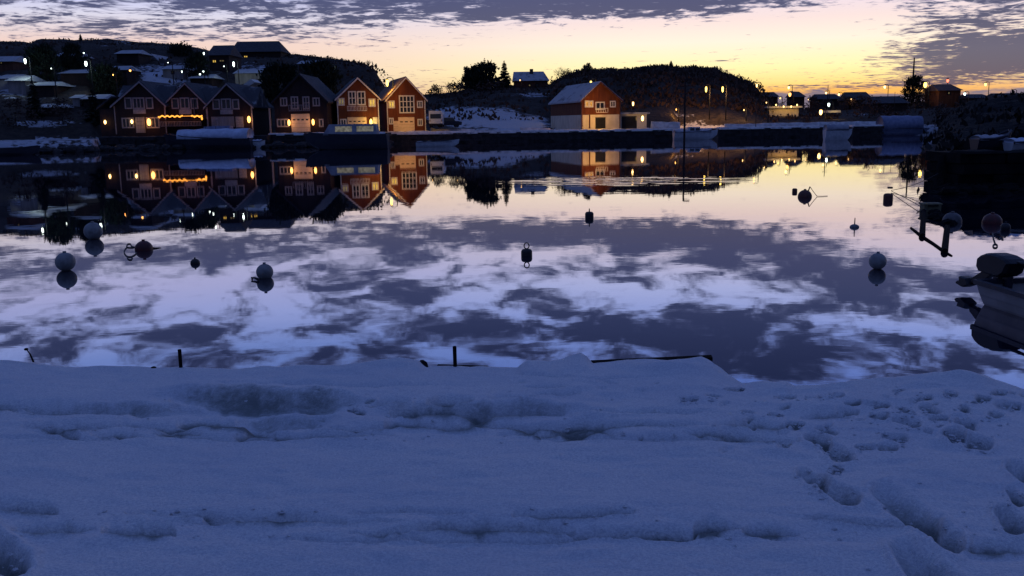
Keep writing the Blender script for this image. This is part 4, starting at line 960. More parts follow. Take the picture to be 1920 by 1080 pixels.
tree('pine_tree', 'dark pine behind the bright white street lamp', 'pine', 140, 84, 140, 235, 50, 21)
tree('spruce_tree', 'spruce below the leftmost street lamp', 'conifer', 66, 150, 215, 160, 34, 22)
tree('spruce_tree', 'spruce at the shore left of the joined boathouses', 'conifer', 178, 165, 228, 150, 40, 23)
tree('leafless_bush', 'dark thicket on the shore above the far left boats', 'bush', 118, 185, 232, 140, 90, 24)
tree('leafless_bush', 'dark thicket at the left edge above the snowy shore', 'bush', 30, 185, 232, 140, 80, 25)
tree('pine_tree', 'dark pine mass behind the boathouse with two lamps', 'pine', 530, 120, 190, 185, 80, 26)
tree('pine_tree', 'dark pine mass on the slope left of the red boathouses', 'pine', 600, 118, 195, 190, 80, 27)
tree('pine_tree', 'round dark tree directly under the tall spire mast', 'pine', 1712, 143, 196, 218, 40, 28)
tree('leafless_bush', 'dark round bush at the foot of the spire trees', 'bush', 1730, 162, 198, 210, 50, 29)
tree('leafless_bush', 'dark thicket above the blue covered boat', 'bush', 1630, 180, 215, 175, 80, 30)
tree('leafless_bush', 'thicket left of the lit canopy', 'bush', 1522, 185, 212, 215, 40, 31)
tree('leafless_bush', 'leafy bush beside the warehouse on the far right quay', 'bush', 1514, 212, 228, 165, 24, 32)
for i, (uu, vv, w_) in enumerate([(1440, 178, 50), (1475, 184, 44), (1522, 180, 46), (1548, 186, 40), (1585, 182, 60), (1612, 178, 50), (1655, 184, 60), (1690, 178, 50), (1748, 176, 50), (1770, 180, 44)]):
    tree('leafless_bush', ['dark bush at the foot of the round hill by the pale lamp', 'dark bush behind the left part of the lit warehouse', 'dark bush right of the lit warehouse', 'dark bush at the foot of the thin mast between lamps', 'wide dark bush left of the long dark shed', 'dark bush behind the long dark shed roof', 'dark bush behind the low dark boatshed', 'dark bush touching the left side of the spire trees', 'dark bush right of the spire trees', 'dark bush in front of the small red house'][i], 'bush', uu, vv, vv + 30, 225, w_, 80 + i)
for i, (uu, vv, w_, D) in enumerate([(1870, 182, 70, 110), (1905, 176, 60, 118), (1800, 188, 60, 120), (1765, 193, 40, 126)]):
    tree('leafless_bush', ['dark bush on the headland right of the skyline houses', 'dark bush on the headland at the right edge', 'dark bush on the headland under the small red house', 'dark bush at the left end of the headland'][i], 'bush', uu, vv, vv + 40, D, w_, 40 + i)

# ragged scrub that breaks up the hill outlines and slopes: nobody could count it
rng = random.Random(5); sc = MB()
for i in range(5200):
    u = rng.choice([rng.uniform(0, 725), rng.uniform(1040, 1435), rng.uniform(1040, 1435), rng.uniform(725, 1750)])
    if 388 < u < 530 and rng.random() < .8: continue
    if u < 560 and rng.random() < .55: continue
    j = int(np.argmin(abs(cu - u))); s_ = (1 - rng.random() ** 1.6 * .75) if 1040 < u < 1435 else (rng.uniform(.9, 1.0) if rng.random() < .45 else rng.uniform(.3, .95))
    col = Yg[:, j]; D = ds[j] + s_ * (rd[j] - ds[j])
    if D < ds[j] + 22: continue
    z = float(np.interp(D, col, Zg[:, j])); x = tt[j] * D; big = rng.uniform(.25, 1.0) * (.55 if s_ > .9 else 1)
    for k in range(5):
        p = Vector((x + rng.gauss(0, .9), D + rng.gauss(0, .5), z + abs(rng.gauss(0, .35)) * big)); a = Vector((rng.gauss(0, .5), rng.gauss(0, .5), 1)).normalized() * big * .7
        b_ = a.cross(Vector((rng.gauss(0, 1), rng.gauss(0, 1), 0))).normalized() * big * .4
        sc.add([p - a * .5, p + b_, p + a, p - b_], [(0, 1, 2, 3)])
tag(sc.build('hillside_scrub', 'scrub'), 'winter scrub and heather covering the far hillsides', 'scrub', kind='stuff')
rng = random.Random(6); sc = MB()
for i in range(1500):
    a_, b_ = rng.randrange(150), rng.randrange(8, 78)
    p0 = Vector((float(HX[b_, a_]), float(HY[b_, a_]), float(HZ[b_, a_])))
    for k in range(6):
        big = rng.uniform(.15, .5); p = p0 + Vector((rng.gauss(0, .6), rng.gauss(0, .5), abs(rng.gauss(0, .2)))); a = Vector((rng.gauss(0, .6), rng.gauss(0, .6), 1)).normalized() * big; c = a.cross(Vector((rng.gauss(0, 1), rng.gauss(0, 1), 0))).normalized() * big * .4
        sc.add([p - a * .5, p + c, p + a, p - c], [(0, 1, 2, 3)])
M['scrub_dark'] = pmat('dark_headland_scrub', (.014, .012, .011), (.008, .008, .008), 1, .9)
tag(sc.build('headland_scrub', 'scrub_dark'), 'dark heather and brush on the right headland', 'scrub', kind='stuff')
# shore rocks on the left
rng = random.Random(11)
def rock(mb, p, r):
    o = len(mb.v); mb.ball(p, r * rng.uniform(.8, 1.5), r * rng.uniform(.5, .8), 9, 6, r * rng.uniform(.7, 1.2))
    for i in range(o, len(mb.v)):
        x, y, z = mb.v[i]; mb.v[i] = (x + rng.uniform(-.12, .12) * r, y + rng.uniform(-.12, .12) * r, z + rng.uniform(-.12, .12) * r)
rk = MB()
for i in range(260):
    u = rng.uniform(-10, 730); j = int(np.argmin(abs(cu - u))); D = ds[j] - (3.5 if u > 186 else 0) + rng.uniform(-1.5, 2.0); rock(rk, (tt[j] * D, D, rng.uniform(-.1, .35)), rng.uniform(.3, .8))
tag(rk.build('shore_rocks', 'stone'), 'dark wet boulders along the left waterline', 'rocks', kind='stuff')

for o in list(bpy.data.objects):
    if str(o.get('label', '')).startswith('dark boathouse'):
        for c_ in o.children:
            if c_.data and getattr(c_.data, 'materials', None) and c_.data.materials[0] == M['white']: c_.data.materials[0] = M['greytrim']
# ------------------------------------------------------------------ vehicles
vb = at(817, 239, 146); e = empty('camper_van', (vb.x, 146, vb.z), 0, 'white camper van parked right of the right red boathouse', 'camper van')
MB().prism([(-1.0, .45), (1.1, .45), (1.1, 2.0), (.9, 2.5), (-1.0, 2.55)], 0, 5.6).build('body', 'van', e)
MB().box(-.8, .85, -.03, .02, 1.35, 2.05).build('rear_window', 'glass', e)
MB().box(-1.0, 1.1, -.12, 0, .35, .6).build('bumper', 'pole', e)
for sx in (-.9, .9):
    for yy in (.9, 4.6): MB().lathe([(.05, -.12), (.34, -.11), (.34, .11), (.05, .12)], 16).build('wheel', 'buoy_black', e, loc=(sx, yy, .34)).rotation_euler = (0, rad(90), 0)
for sx in (-.85, .95): MB().box(sx - .06, sx + .06, -.03, .01, .9, 1.2).build('tail_light', 'buoy_red', e)
vb = at(842, 239, 149); e = empty('parked_car', (vb.x, 149, vb.z), rad(12), 'dark parked car with a snowy roof between the camper van and the snowfield', 'car')
MB().prism([(-2.0, .35), (2.0, .35), (2.1, .8), (1.5, .98), (-1.9, 1.0), (-2.1, .7)], 0, 1.75).build('body', 'hull_dark', e)
MB().prism([(-1.6, 1.0), (1.1, .98), (.6, 1.48), (-1.2, 1.5)], .12, 1.63).build('cabin', 'glass', e); MB().box(-1.2, .6, .15, 1.6, 1.5, 1.58).build('snow_layer', 'snow_cap', e)
for sx in (-1.3, 1.3):
    for yy in (.08, 1.67): MB().lathe([(.05, -.1), (.32, -.09), (.32, .09), (.05, .1)], 16).build('wheel', 'buoy_black', e, loc=(sx, yy, .33)).rotation_euler = (rad(90), 0, 0)

# ------------------------------------------------------------------ boats
def hull_mb(L, B, free, draft=.25, n=14, sheer=.35, transom=.8, inner=False):
    """bow at +x; keel line below 0, gunwale above"""
    f = MB(); sec = 7; rows_ = []
    for i in range(n):
        s_ = i / (n - 1); x = -L / 2 + L * s_; bw = B / 2 * (transom + (1 - transom) * min(1, s_ / .35)) if s_ < .35 else B / 2 * max(.02, math.cos((s_ - .35) / .65 * math.pi / 2) ** .7)
        top = free + sheer * max(0, (s_ - .4) / .6) ** 2; kz = -draft + (draft + free * .6) * max(0, (s_ - .75) / .25) ** 2
        for k in range(sec):
            q = -1 + 2 * k / (sec - 1); aq = abs(q); z = kz + (top - kz) * aq ** 1.8; y = bw * math.copysign(aq ** .6, q) * (.86 + .14 * aq) if q else 0
            rows_.append((x + (.12 * L * max(0, (s_ - .8) / .2) * (z / max(.1, top)) * .3), y, z))
    fs = [(sec * i + k, sec * i + k + 1, sec * (i + 1) + k + 1, sec * (i + 1) + k) for i in range(n - 1) for k in range(sec - 1)]
    fs.append(tuple(range(sec))[::-1])
    # deck closes the top
    if not inner: fs += [(sec * i, sec * (i + 1), sec * (i + 1) + sec - 1, sec * i + sec - 1) for i in range(n - 1)]
    f.add(rows_, fs); return f
def arch_cover(L0, L1, B, z0, hgt, n=10, rng=None, taper=.6):
    f = MB(); sec = 9; vs = []
    for i in range(n):
        s_ = i / (n - 1); x = L0 + (L1 - L0) * s_; k1 = 1 - (1 - taper) * max(0, (s_ - .6) / .4) ** 1.5; sag = .06 * math.sin(s_ * 22)
        for k in range(sec):
            an = math.pi * k / (sec - 1); vs.append((x, -math.cos(an) * B / 2 * k1, z0 + (hgt + sag) * math.sin(an) ** .7 * (.85 + .15 * k1)))
    fs = [(sec * i + k, sec * i + k + 1, sec * (i + 1) + k + 1, sec * (i + 1) + k) for i in range(n - 1) for k in range(sec - 1)]
    fs += [tuple(range(sec)), tuple(range(sec * (n - 1), sec * n))[::-1], ]
    fs += [(sec * i, sec * (i + 1), sec * (i + 1) + sec - 1, sec * i + sec - 1) for i in range(n - 1)]
    return f.add(vs, fs)
BG = 'boats moored along the far quays'
def boat(label, u0, u1, vw, flip=False, B=None, free=.8, hull='hull_white', cover=None, cabin=None, yaw=0.0, z=0.0, D=None, sheer=.35, group=BG, name='moored_boat', cover_h=.7, windows=None, cabin_mat='hull_white'):
    uc = (u0 + u1) / 2
    c = onz(uc, vw, z) if D is None else at(uc, vw, D)
    L = (u1 - u0) / F * c.y / math.cos(yaw); B = B or L * .33
    e = empty(name, (c.x, c.y + B / 2, z if D is None else c.z), yaw + (math.pi if flip else 0), label, 'boat', group)
    hull_mb(L, B, free, sheer=sheer).build('hull', hull, e)
    MB().tube([(-L / 2, -B * .4, free), (-L * .1, -B * .5, free + .03), (L * .25, -B * .42, free + sheer * .4), (L * .48, -.1, free + sheer)], .05, 6).tube([(-L / 2, B * .4, free), (-L * .1, B * .5, free + .03), (L * .25, B * .42, free + sheer * .4), (L * .48, .1, free + sheer)], .05, 6).build('rub_rail', 'gunwale', e)
    if cover: arch_cover(-L * .48, L * .36, B * .92, free - .05, cover_h).build('cover', cover, e, True)
    if cabin:
        x0, x1, hgt = cabin; x0 *= L; x1 *= L
        cb = MB(); w0 = B * .36
        cb.add([(x0, -w0, free), (x1, -w0, free), (x1, w0, free), (x0, w0, free), (x0 + .15, -w0 * .85, free + hgt), (x1 - hgt * .6, -w0 * .85, free + hgt), (x1 - hgt * .6, w0 * .85, free + hgt), (x0 + .15, w0 * .85, free + hgt)],
               [(0, 1, 5, 4), (1, 2, 6, 5), (2, 3, 7, 6), (3, 0, 4, 7), (4, 5, 6, 7), (0, 3, 2, 1)])
        o = cb.build('cabin', cabin_mat, e)
        for k in range(2):
            for sy in (-1, 1):
                xa = x0 + .4 + k * (x1 - x0 - hgt * .6) * .45; xb = xa + (x1 - x0 - hgt * .6) * .35
                yb, yt = sy * (w0 * .965 + .02), sy * (w0 * .885 + .02)
                MB().add([(xa, yb, free + hgt * .3), (xb, yb, free + hgt * .3), (xb, yt, free + hgt * .8), (xa, yt, free + hgt * .8), (xa, yb - sy * .05, free + hgt * .3), (xb, yb - sy * .05, free + hgt * .3), (xb, yt - sy * .05, free + hgt * .8), (xa, yt - sy * .05, free + hgt * .8)],
                         [(0, 1, 2, 3), (4, 5, 6, 7), (0, 1, 5, 4), (2, 3, 7, 6), (1, 2, 6, 5), (3, 0, 4, 7)]).build('window', windows or 'glass', o)
    return e
boat('snow covered motorboat at the far left with a low cabin and raised bow', 42, 182, 276, B=3, free=1.0, hull='hull_white', cabin=(-.1, .2, 1.0), cabin_mat='tarp_snow', sheer=.2)
boat('dark boat with snow on its cover at the left edge of the water', -50, 26, 280, B=2.6, free=.9, hull='hull_dark', cover='tarp_snow', cover_h=.5)
boat('dark low boat in front of the far left snowy shore', -20, 64, 291, B=2.4, free=.8, hull='hull_dark', sheer=.25)
boat('large boat under pale snowy tarpaulin before the middle of the joined boathouses', 306, 466, 280, True, B=4, free=1.4, hull='hull_dark', cover='tarp_snow', cover_h=1.3, sheer=.7)
c = onz(406, 279); e = empty('covered_stack', (c.x, c.y + 1.2, 1.5), 0, 'square pale blue tarpaulin stack standing on the large snowy boat', 'covered stack')
MB().add([(-1.9, -1, 0), (1.9, -1, 0), (1.9, 1, 0), (-1.9, 1, 0), (-1.6, -.9, 1.45), (1.85, -.9, 1.55), (1.8, .9, 1.5), (-1.6, .9, 1.4)], [(0, 1, 5, 4), (1, 2, 6, 5), (2, 3, 7, 6), (3, 0, 4, 7), (4, 5, 6, 7), (0, 3, 2, 1)]).build('tarpaulin', 'tarp_blue', e)
for sx in (-1.4, 0, 1.4): MB().bar((sx, -1.03, .05), (sx, -.93, 1.5), .05).build('strap', 'rope', e)
boat('small snow dusted dinghy right of the large tarpaulin boat', 464, 494, 278, B=1.5, free=.9, hull='hull_white', cover='tarp_snow', cover_h=.3, sheer=.15)
boat('dark cabin cruiser with two pale windows before the left red boathouse', 572, 724, 281, True, B=3.6, free=1.75, hull='hull_dark', cabin=(-.38, .28, 1.25), cabin_mat='tarp_grey', windows='pane_sheen', sheer=.3)
boat('slim white rowing boat tied under the long quay wall', 780, 858, 275, B=1.5, free=.62, hull='hull_white', sheer=.3, name='rowing_boat', cover='tarp_grey', cover_h=.12)
boat('pale open boat with snow on deck in the gap between the quays', 1266, 1346, 262, B=2.6, free=1.1, hull='hull_white', cabin=(-.2, .15, .75), cover='tarp_grey', cover_h=.35)
boat('small white boat with boxy stern between the two right hand quays', 1550, 1600, 263, B=1.9, free=1.3, hull='hull_white', cover='tarp_grey', cover_h=.8, sheer=.15)
boat('big boat wrapped in smooth blue tarpaulin beside the dark headland', 1655, 1748, 254, B=3.6, free=1.0, hull='tarp_blue', cover='tarp_blue', cover_h=2.1, sheer=.1)
boat('dark dinghy with snow lying on the stones of the jetty', 1838, 1905, 280, B=1.1, free=.42, hull='hull_dark', cover='tarp_grey', cover_h=.2, z=1.5, D=39.5, group='dinghies pulled up on the jetty')
boat('white dinghy at the right edge on the stones of the jetty', 1903, 1985, 281, B=1.1, free=.3, hull='hull_white', cover='tarp_snow', cover_h=.2, z=1.5, D=38.5, group='dinghies pulled up on the jetty')

# ------------------------------------------------------------------ buoys
WB = 'round white mooring buoys'
def buoy_ball(label, u, vw, rp, mat, sink=.1, group=None, ring=True, name='mooring_buoy'):
    c = onz(u, vw); dep = -((c - CAM) @ RM).z if False else (c - CAM).length; r = rp * dep / F * .985
    e = empty(name, (c.x, c.y, 0), 0, label, 'buoy', group)
    o = MB().ball((0, 0, r * (1 - sink)), r, r * .98, 32, 18).build('float', mat, e, True)
    MB().tube([(0, 0, r * (2 - sink) - .01), (0, 0, r * (2 - sink) + .025)], r * .18, 12).build('collar', mat, e)
    return e, r, c
buoy_ball('round white buoy floating alone at the left, lowest of the left pair', 124, 507, 16.5, 'buoy_white', .1, WB, )
buoy_ball('round white buoy just below the left shore reflection, higher of the left pair', 176, 448, 15.5, 'buoy_white', .12, WB)
buoy_ball('grey white buoy with a short dark tail at its left, centre left of the water', 497, 521, 15.5, 'buoy_white', .3, WB)
buoy_ball('round white buoy on the right side of open water', 1645, 504, 15, 'buoy_white', .1, WB)
buoy_ball('grey buoy beside the jetty at the end of the mooring frame', 1785, 417, 16, 'buoy_grey', .9, 'buoys beside the jetty')
e, r, c = buoy_ball('dark red buoy hanging on a rope with a small ring beside the jetty', 1860, 419, 16, 'buoy_red', .9, 'buoys beside the jetty')
def rope(name, label, pts, r, mat='rope', cat='rope', parent=None):
    mb = MB().tube(pts, r, 6)
    if parent: return mb.build(name, mat, parent, True)
    base = Vector(pts[0]); mb.v = [(x - base.x, y - base.y, z - base.z) for x, y, z in mb.v]
    return tag(mb.build(name, mat, None, True, loc=base), label, cat)
loc = lambda q, c_: (q.x - c_.x, q.y - c_.y, q.z)
rope('tether', None, [loc(onz(1861, 437, .01), c), loc(onz(1863, 448, .01), c), loc(onz(1866, 457, .01), c)], .018, parent=e)
MB().tube([loc(onz(1866 + 4 * math.cos(a), 461 + 3.6 * math.sin(a), .012), c) for a in np.linspace(0, 6.3, 16)], .016, 6).build('ring', 'rope', e, True)
e, r, c = buoy_ball('dark buoy half hidden in shadow right of the red jetty buoy', 1885, 431, 8, 'buoy_black', .5, 'buoys beside the jetty')
# dark red with rope loops
e, r, c = buoy_ball('dark red buoy with a looped rope floating on its left', 270, 468, 15.5, 'buoy_red', .95)
def wl(pts_uv, z=.012): return [loc(onz(a, b_, z), c) for a, b_ in pts_uv]
def smooth_pts(p, n=6):
    out_ = []; p = [Vector(q) for q in p]
    for i in range(len(p) - 1):
        p0, p1, p2, p3 = p[max(i - 1, 0)], p[i], p[i + 1], p[min(i + 2, len(p) - 1)]
        for k in range(n):
            s_ = k / n; out_.append(.5 * ((2 * p1) + (p2 - p0) * s_ + (2 * p0 - 5 * p1 + 4 * p2 - p3) * s_ ** 2 + (3 * p1 - p0 - 3 * p2 + p3) * s_ ** 3))
    return out_ + [p[-1]]
MB().tube(smooth_pts(wl([(257, 463), (248, 462), (244, 457), (239, 458), (238, 463), (247, 464), (253, 463)])), .014, 6).build('rope_loop', 'rope', e, True)
MB().tube(smooth_pts(wl([(238, 463), (234, 468), (233, 474), (238, 480), (245, 481), (252, 478), (256, 474)])), .014, 6).build('rope_loop', 'rope', e, True)
MB().tube(smooth_pts(wl([(238, 480), (240, 485), (245, 487), (248, 483), (245, 481)])), .014, 6).build('rope_loop', 'rope', e, True)
MB().tube(wl([(284, 465), (292, 465), (302, 464)]), .03, 6, .006).build('tail', 'buoy_black', e, True)
buoy_ball('small black buoy between the red buoy and the centre left buoy', 366, 494, 8.5, 'buoy_black', .95)
e = bpy.data.objects['mooring_buoy.002']; c = e.location
MB().tube([loc(onz(484, 524, .03), c), loc(onz(478, 521, .04), c), loc(onz(471, 520.5, .04), c)], .028, 6, .014).tube([loc(onz(472.5, 520.5, .04), c), loc(onz(472.8, 525, .01), c)], .016, 6).build('shackle', 'buoy_black', e, True)
def capsule(label, u, vw, wp, hp, mat, ring=0, stick=0, sink=0.5, name='pickup_buoy', rx=1.0):
    c = onz(u, vw); s_ = (c - CAM).length / F; R_, Hh = wp / 2 * s_, hp / 2 * s_
    e = empty(name, (c.x, c.y, 0), 0, label, 'buoy', 'small cylindrical pick up buoys')
    q = min(R_, Hh) * .55
    prof = [(.002, -Hh), (R_ - q, -Hh)] + [(R_ - q + q * math.sin(a), -Hh + q - q * math.cos(a)) for a in np.linspace(.3, 1.57, 5)] + [(R_ - q + q * math.cos(a), Hh - q + q * math.sin(a)) for a in np.linspace(0, 1.3, 5)] + [(R_ - q, Hh), (.002, Hh)]
    MB().lathe(prof, 24).build('float', mat, e, True)
    if ring:
        rr = ring * s_; MB().tube([(rr * math.cos(a), 0, Hh + rr * 1.25 + rr * 1.2 * math.sin(a)) for a in np.linspace(-1.2, 4.35, 18)], .014, 6).tube([(0, 0, Hh - .01), (0, 0, Hh + rr * .25)], .02, 6).build('ring', 'buoy_black', e, True)
    if stick: MB().tube([(0, 0, Hh - .01), (0, 0, Hh + stick * s_)], .022, 6, .014).build('stick', 'buoy_black', e, True)
    return e, c
capsule('black cylindrical buoy with an upright ring, middle of the water', 987.5, 479, 21, 25, 'buoy_black', ring=4.6)
capsule('black cylindrical buoy with a short stick above the middle of the water', 1105, 408, 16, 22, 'buoy_black', stick=6)
capsule('tiny brown buoy left of the netted buoy on bright water', 1490, 360, 9, 13, 'buoy_brown')
capsule('brown upright oval buoy on bright water before the jetty', 1665, 375, 16, 23, 'buoy_brown')
capsule('flat little dark float beyond the brown oval buoy', 1669, 352, 9, 3, 'buoy_black')
c = onz(1602, 426); s_ = (c - CAM).length / F
e = empty('marker_buoy', (c.x, c.y, 0), 0, 'flat saucer buoy with a thin vertical pole on bright water', 'buoy')
MB().lathe([(.002, -.05)] + [(8.2 * s_ * math.cos(a), 5.5 * s_ * math.sin(a)) for a in np.linspace(-1.2, 1.4, 9)] + [(.002, 5.6 * s_)], 24).build('float', 'buoy_white', e, True)
MB().tube([(0, 0, 0), (.005, 0, 16.5 * s_)], .02, 6, .012).build('pole', 'buoy_black', e)
e, r, c = buoy_ball('brown buoy caught in a net frame on bright water', 1509, 369, 12.5, 'buoy_brown', .97)
s_ = (c - CAM).length / F
MB().tube([(5 * s_, 0, r * .6), (8.5 * s_, 0, 18 * s_)], .03, 6, .02).build('stick', 'buoy_brown', e)
MB().tube([(8.5 * s_, 0, 18 * s_), (14 * s_, 0, 10 * s_), (21 * s_, 0, 1.5 * s_), (23 * s_, .1, .02)], .012, 5).build('line', 'rope', e, True)
MB().tube([(21 * s_, 0, .02), (30 * s_, 0, .015), (42 * s_, .1, .015)], .01, 5).build('float_line', 'rope', e, True)

# ------------------------------------------------------------------ mooring frame by the jetty
o0 = onz(1732, 397, .03)
e = empty('floating_boom', (o0.x, o0.y, 0), 0, 'dark floating timber boom with two arms and a slanting end pole', 'mooring boom')
L_ = lambda u, v, z=.03: (lambda q: (q.x - o0.x, q.y - o0.y, z))(onz(u, v, z))
MB().tube([L_(1732, 396), L_(1729, 443)], .075, 10).build('arm', 'timber', e); MB().tube([L_(1776, 426), L_(1771, 472)], .075, 10).build('arm', 'timber', e)
MB().tube([L_(1708, 427, .01), L_(1729, 442, .03), L_(1750, 456, .02), L_(1771, 471, .02), L_(1784, 480, .0)], .026, 8).build('end_pole', 'timber', e, True)
for q in ((1729, 441), (1771, 470), (1731, 397)): p = L_(*q, .03); MB().lathe([(.02, -.05), (.08, -.04), (.08, .03), (.02, .04)], 10, p).build('joint', 'timber', e)
o0 = onz(1752, 398, 0)
e = empty('fish_crate', (o0.x, o0.y + .3, 0), rad(-4), 'square weedy float box at the corner of the jetty', 'float')
MB().box(-.26, .26, -.2, .2, -.1, .22).box(-.29, .29, -.23, .23, .22, .27).build('box', 'weed', e)
MB().bar((-.15, -.24, .2), (.15, -.24, .2), .04).build('handle', 'timber', e)
o0 = onz(1775, 409, 0); rk = MB(); rng = random.Random(3)
for i in range(40):
    f_ = rng.random(); q = onz(1742 + 46 * f_ + rng.uniform(-3, 6), 398 + 24 * f_ + rng.uniform(-4, 4)); rock(rk, (q.x, q.y, rng.uniform(-.04, .05)), rng.uniform(.08, .2))
for i in range(110):
    q = onz(rng.uniform(1752, 1960), 362); rock(rk, (q.x, 36.6 + rng.uniform(-.8, .4), rng.uniform(-.1, .15)), rng.uniform(.15, .4))
tag(rk.build('jetty_rocks', 'stone_r'), 'black weedy stones at the foot of the jetty', 'rocks', kind='stuff')
def catenary(a, b_, sag, n=12): return [Vector(a).lerp(Vector(b_), k / n) - Vector((0, 0, sag * math.sin(math.pi * k / n))) for k in range(n + 1)]
JT = Vector((at(1752, 330, 37).x + .1, 36.9, .75))
rope('mooring_rope', 'thin mooring rope from the jetty corner to the brown oval buoy', catenary(JT, onz(1671, 357, .05), .1), .012)
rope('mooring_rope', 'thin mooring rope from the brown oval buoy back to the weedy float box', catenary(onz(1671, 358, .04), onz(1738, 394, .1), -.02), .012)

# ------------------------------------------------------------------ near boat with tilted outboard
A = onz(1838, 574); B_ = onz(2010, 628); ax = (B_ - A).normalized(); yaw = math.atan2(ax.y, ax.x)
e = empty('open_boat', (A.x, A.y, 0), yaw, 'grey open fibreglass boat at the right edge with its stern to the left', 'boat')
L = 4.6; Bm = 1.7; n = 16; free = .37
def hull2(ins, zt, zb):
    vs = []; sec = 6
    for i in range(n):
        s_ = i / (n - 1); x = L * s_; bw = (Bm / 2 - ins) * ((.88 + .12 * min(1, s_ / .4)) if s_ < .55 else max(.03, math.cos((s_ - .55) / .45 * 1.52) ** .75)); tz = zt + .3 * max(0, (s_ - .4) / .6) ** 2
        flare = -.16 if i == 0 else 0
        for k in range(sec):
            q = k / (sec - 1)      # 0 keel centre .. 1 gunwale, near side (-y)
            vs.append((x + flare * q ** 1 + (ins if i == 0 else 0), -(bw * q ** .28), zb + (tz - zb) * q ** 1.7))
    return vs, sec
vs, sec = hull2(0, free, -.2)
f = MB(); y_off = Bm / 2 - .1
near = [(x, y + y_off, z) for x, y, z in vs]; far_ = [(x, -y + y_off, z) for x, y, z in vs]
fs = [(sec * i + k, sec * (i + 1) + k, sec * (i + 1) + k + 1, sec * i + k + 1) for i in range(n - 1) for k in range(sec - 1)]
f.add(near, fs + [tuple(range(sec))[::-1] ]).add(far_, fs + [tuple(range(sec))])
f.add([near[0], near[sec - 1], far_[sec - 1]], [(0, 1, 2)])
f.build('hull', 'near_hull', e)
g = MB(); top = [Vector(near[sec * i + sec - 1]) for i in range(n)]; topf = [Vector(far_[sec * i + sec - 1]) for i in range(n)]
for a_, b_ in list(zip(top[:-1], top[1:])) + list(zip(topf[:-1], topf[1:])) + [(top[0], topf[0])]: g.bar(a_, b_, .09, .07)
g.build('gunwale', 'gunwale', e)
vs2, _ = hull2(.06, free - .22, -.1)
f = MB(); t1 = [(vs2[sec * i + sec - 1]) for i in range(n)]
f.add([(x, y + y_off, .16) for x, y, z in t1] + [(x, -y + y_off, .16) for x, y, z in t1], [(i, i + 1, n + i + 1, n + i) for i in range(n - 1)]); f.build('floor', 'gunwale', e)
MB().box(1.5, 1.85, .12, Bm - .12, .30, .34).build('thwart', 'near_hull', e)
# dark cover bundled over the aft deck
mb = MB().ball((1.25, y_off, .47), .75, .17, 20, 10, .62); mb.v = [(x + .03 * math.sin(y * 19), y, z + .025 * math.sin(x * 13 + y * 9)) for x, y, z in mb.v]; mb.build('bundled_cover', 'cover_green', e, True)
# outboard: local frame of the boat, tilted up so the leg reaches out astern
ob = Vector((-.02, y_off - .25, 0))
def pl(u, v, dy=0.0):
    """point in the upright plane through the motor, in boat coordinates"""
    base = e.matrix_basis @ Vector((0, ob.y, 0)) if False else Matrix.Translation(e.location) @ Matrix.Rotation(yaw, 4, 'Z') @ Vector((0, ob.y + dy, 0))
    nrm = Matrix.Rotation(yaw, 3, 'Z') @ Vector((0, 1, 0)); r_ = ray(u, v); k_ = (base - CAM).dot(nrm) / r_.dot(nrm); p = CAM + r_ * k_
    return (Matrix.Translation(e.location) @ Matrix.Rotation(yaw, 4, 'Z')).inverted() @ p
def blob_extrude(poly, w, name, mat, bevel=.04, parent=None):
    """outline in the motor's upright plane given real width w, corners drawn in towards both cheeks"""
    P0 = [pl(*q) for q in poly]; c = sum(P0, Vector()) / len(P0); n_ = len(P0); vs = []
    for (s_, y) in ((.84, -w / 2), (.97, -w / 2 + bevel), (1, -w / 4), (1, w / 4), (.97, w / 2 - bevel), (.84, w / 2)):
        vs += [((p - c) * s_ + c) + Vector((0, y, 0)) for p in P0]
    fs = [(r_ * n_ + i, r_ * n_ + (i + 1) % n_, (r_ + 1) * n_ + (i + 1) % n_, (r_ + 1) * n_ + i) for r_ in range(5) for i in range(n_)]
    fs += [tuple(range(n_))[::-1], tuple(range(5 * n_, 6 * n_))]
    return MB().add(vs, fs).build(name, mat, parent or e, False)
motor = blob_extrude([(1846, 484), (1853, 478), (1864, 474), (1874, 474), (1892, 479), (1905, 486), (1912, 494), (1907, 502), (1902, 513), (1892, 519), (1878, 516), (1862, 512), (1848, 507), (1844, 498)], .36, 'outboard_motor', 'cowl')
blob_extrude([(1847, 507), (1858, 510), (1866, 514), (1856, 521), (1849, 530), (1838, 533), (1824, 530), (1825, 521), (1836, 514)], .12, 'leg', 'cowl', .02, motor)
blob_extrude([(1801, 529), (1805, 525), (1809, 526), (1808, 517), (1822, 521), (1826, 534), (1813, 538), (1807, 534), (1803, 532)], .22, 'propeller', 'cowl', .03, motor)
blob_extrude([(1866, 515), (1878, 518), (1876, 540), (1866, 538)], .1, 'clamp_bracket', 'gunwale', .02, motor)
blob_extrude([(1885, 518), (1896, 518), (1893, 545), (1884, 542)], .1, 'clamp_bracket', 'gunwale', .02, motor)
MB().tube([pl(1905, 492), pl(1920, 495), pl(1945, 499)], .035, 8, .025).build('tiller', 'buoy_black', motor, True)

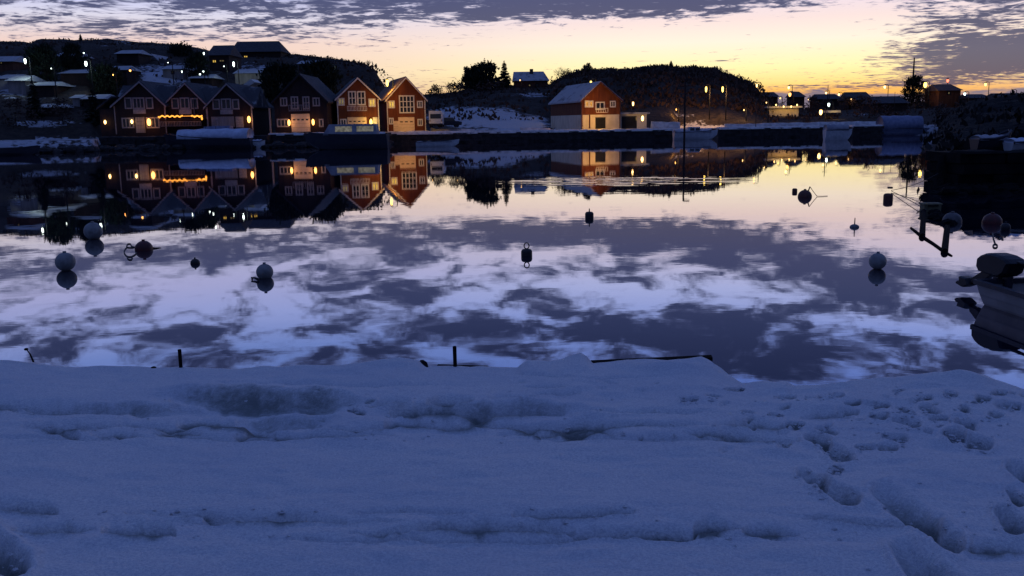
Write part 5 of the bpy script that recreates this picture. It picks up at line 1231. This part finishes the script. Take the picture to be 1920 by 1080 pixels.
# ------------------------------------------------------------------ loose crumbs of crust round the tracks: nobody could count them
rng = random.Random(31); cr = MB()
foots = [f for f in FP if f[1] > 720]
for i in range(750):
    if rng.random() < .75:
        f = rng.choice(foots); k_ = rng.random(); u = f[0] + (f[2] - f[0]) * k_ + rng.gauss(0, f[4] * 1.3); v = f[1] + (f[3] - f[1]) * k_ + rng.gauss(0, f[4] * .8)
    else: u = rng.uniform(0, 1920); v = rng.choice([750, 800, 815, 965, 1000]) + rng.gauss(0, 9)
    if not 700 < v < 1078: continue
    p = onz(u, v, 1.2)
    for _ in range(3):
        tq = p.x / p.y; j = int(np.argmin(abs(et - tq))); zz = float(np.interp(p.y, SY[:, j], SZ[:, j])); p = onz(u, v, zz)
    if p.y > 7.6: continue
    s_ = rng.uniform(.003, .009) * (1 + .12 * p.y) * (1.6 if rng.random() < .06 else 1); o = len(cr.v)
    cr.ball((p.x, p.y, zz + s_ * .15), s_, s_ * .4, 6, 4, s_ * rng.uniform(.6, 1.2))
    for k in range(o, len(cr.v)): x, y, z = cr.v[k]; cr.v[k] = (x + rng.uniform(-.35, .35) * s_, y + rng.uniform(-.35, .35) * s_, z + rng.uniform(-.25, .25) * s_)
tag(cr.build('snow_crumbs', 'snow'), 'loose crumbs of snow crust around the footprints', 'snow crumbs', kind='stuff')
# ------------------------------------------------------------------ things in the near snow edge
def edge_pt(u, v, back=.0):
    z, y = snow_z(u); return at(u, v, y - back)
POST_G = 'short wooden stakes at the edge of the snow'
for (u, v0, v1, lab) in [(340, 655, 700, 'short dark wooden stake standing at the left snow edge'), (853.5, 649, 694, 'short dark wooden stake on the sunken plank at the centre snow edge')]:
    p = edge_pt(u, v1, .02); q = edge_pt(u, v0, .02); e = empty('wooden_stake', p, 0, lab, 'stake', POST_G)
    hh = q.z - p.z; mb = MB().lathe([(.017, -.12), (.016, hh * .5), (.0165, hh - .004), (.012, hh)], 8); mb.v = [(x + .004 * math.sin(z * 30), y, z) for x, y, z in mb.v]; mb.build('stake', 'timber', e)
a, b_ = edge_pt(820, 687, -.04), edge_pt(915, 690, -.04)
tag(MB().bar((0, 0, 0), b_ - a, .07, .022).build('sunken_plank', 'timber', None, loc=a), 'thin dark plank lying along the snow edge under the centre stake', 'plank')
a, b_ = edge_pt(1108, 681, -.1), edge_pt(1335, 671, -.1)
tag(MB().bar((0, 0, 0), b_ - a, .09, .03).build('edge_beam', 'timber', None, loc=a), 'long dark beam sticking out of the snow edge right of the pointed drift', 'beam')
a = edge_pt(795, 684, .02)
mb = MB().tube([(-.03, .15, -.03), (0, 0, 0), (.015, -.06, -.02)], .036, 10, .03)
tag(mb.build('log_end', 'timber', None, loc=a), 'dark cut log end poking from the snow left of the centre stake', 'log')
a = edge_pt(62, 672, 0)
mb = MB().tube([(0, 0, -.03), (-.05, .05, .03), (-.1, .1, .055)], .009, 6, .005).ball((-.105, .1, .06), .02, .012, 8, 5)
tag(mb.build('twig', 'timber', None, True, loc=a), 'thin bent twig sticking from the snow at the left edge', 'twig')
a = edge_pt(288, 690, .03)
tag(MB().ball((0, 0, .0), .025, .015, 8, 6).build('pebble', 'timber', None, True, loc=a), 'small dark stone on the snow edge left of the stake', 'stone')
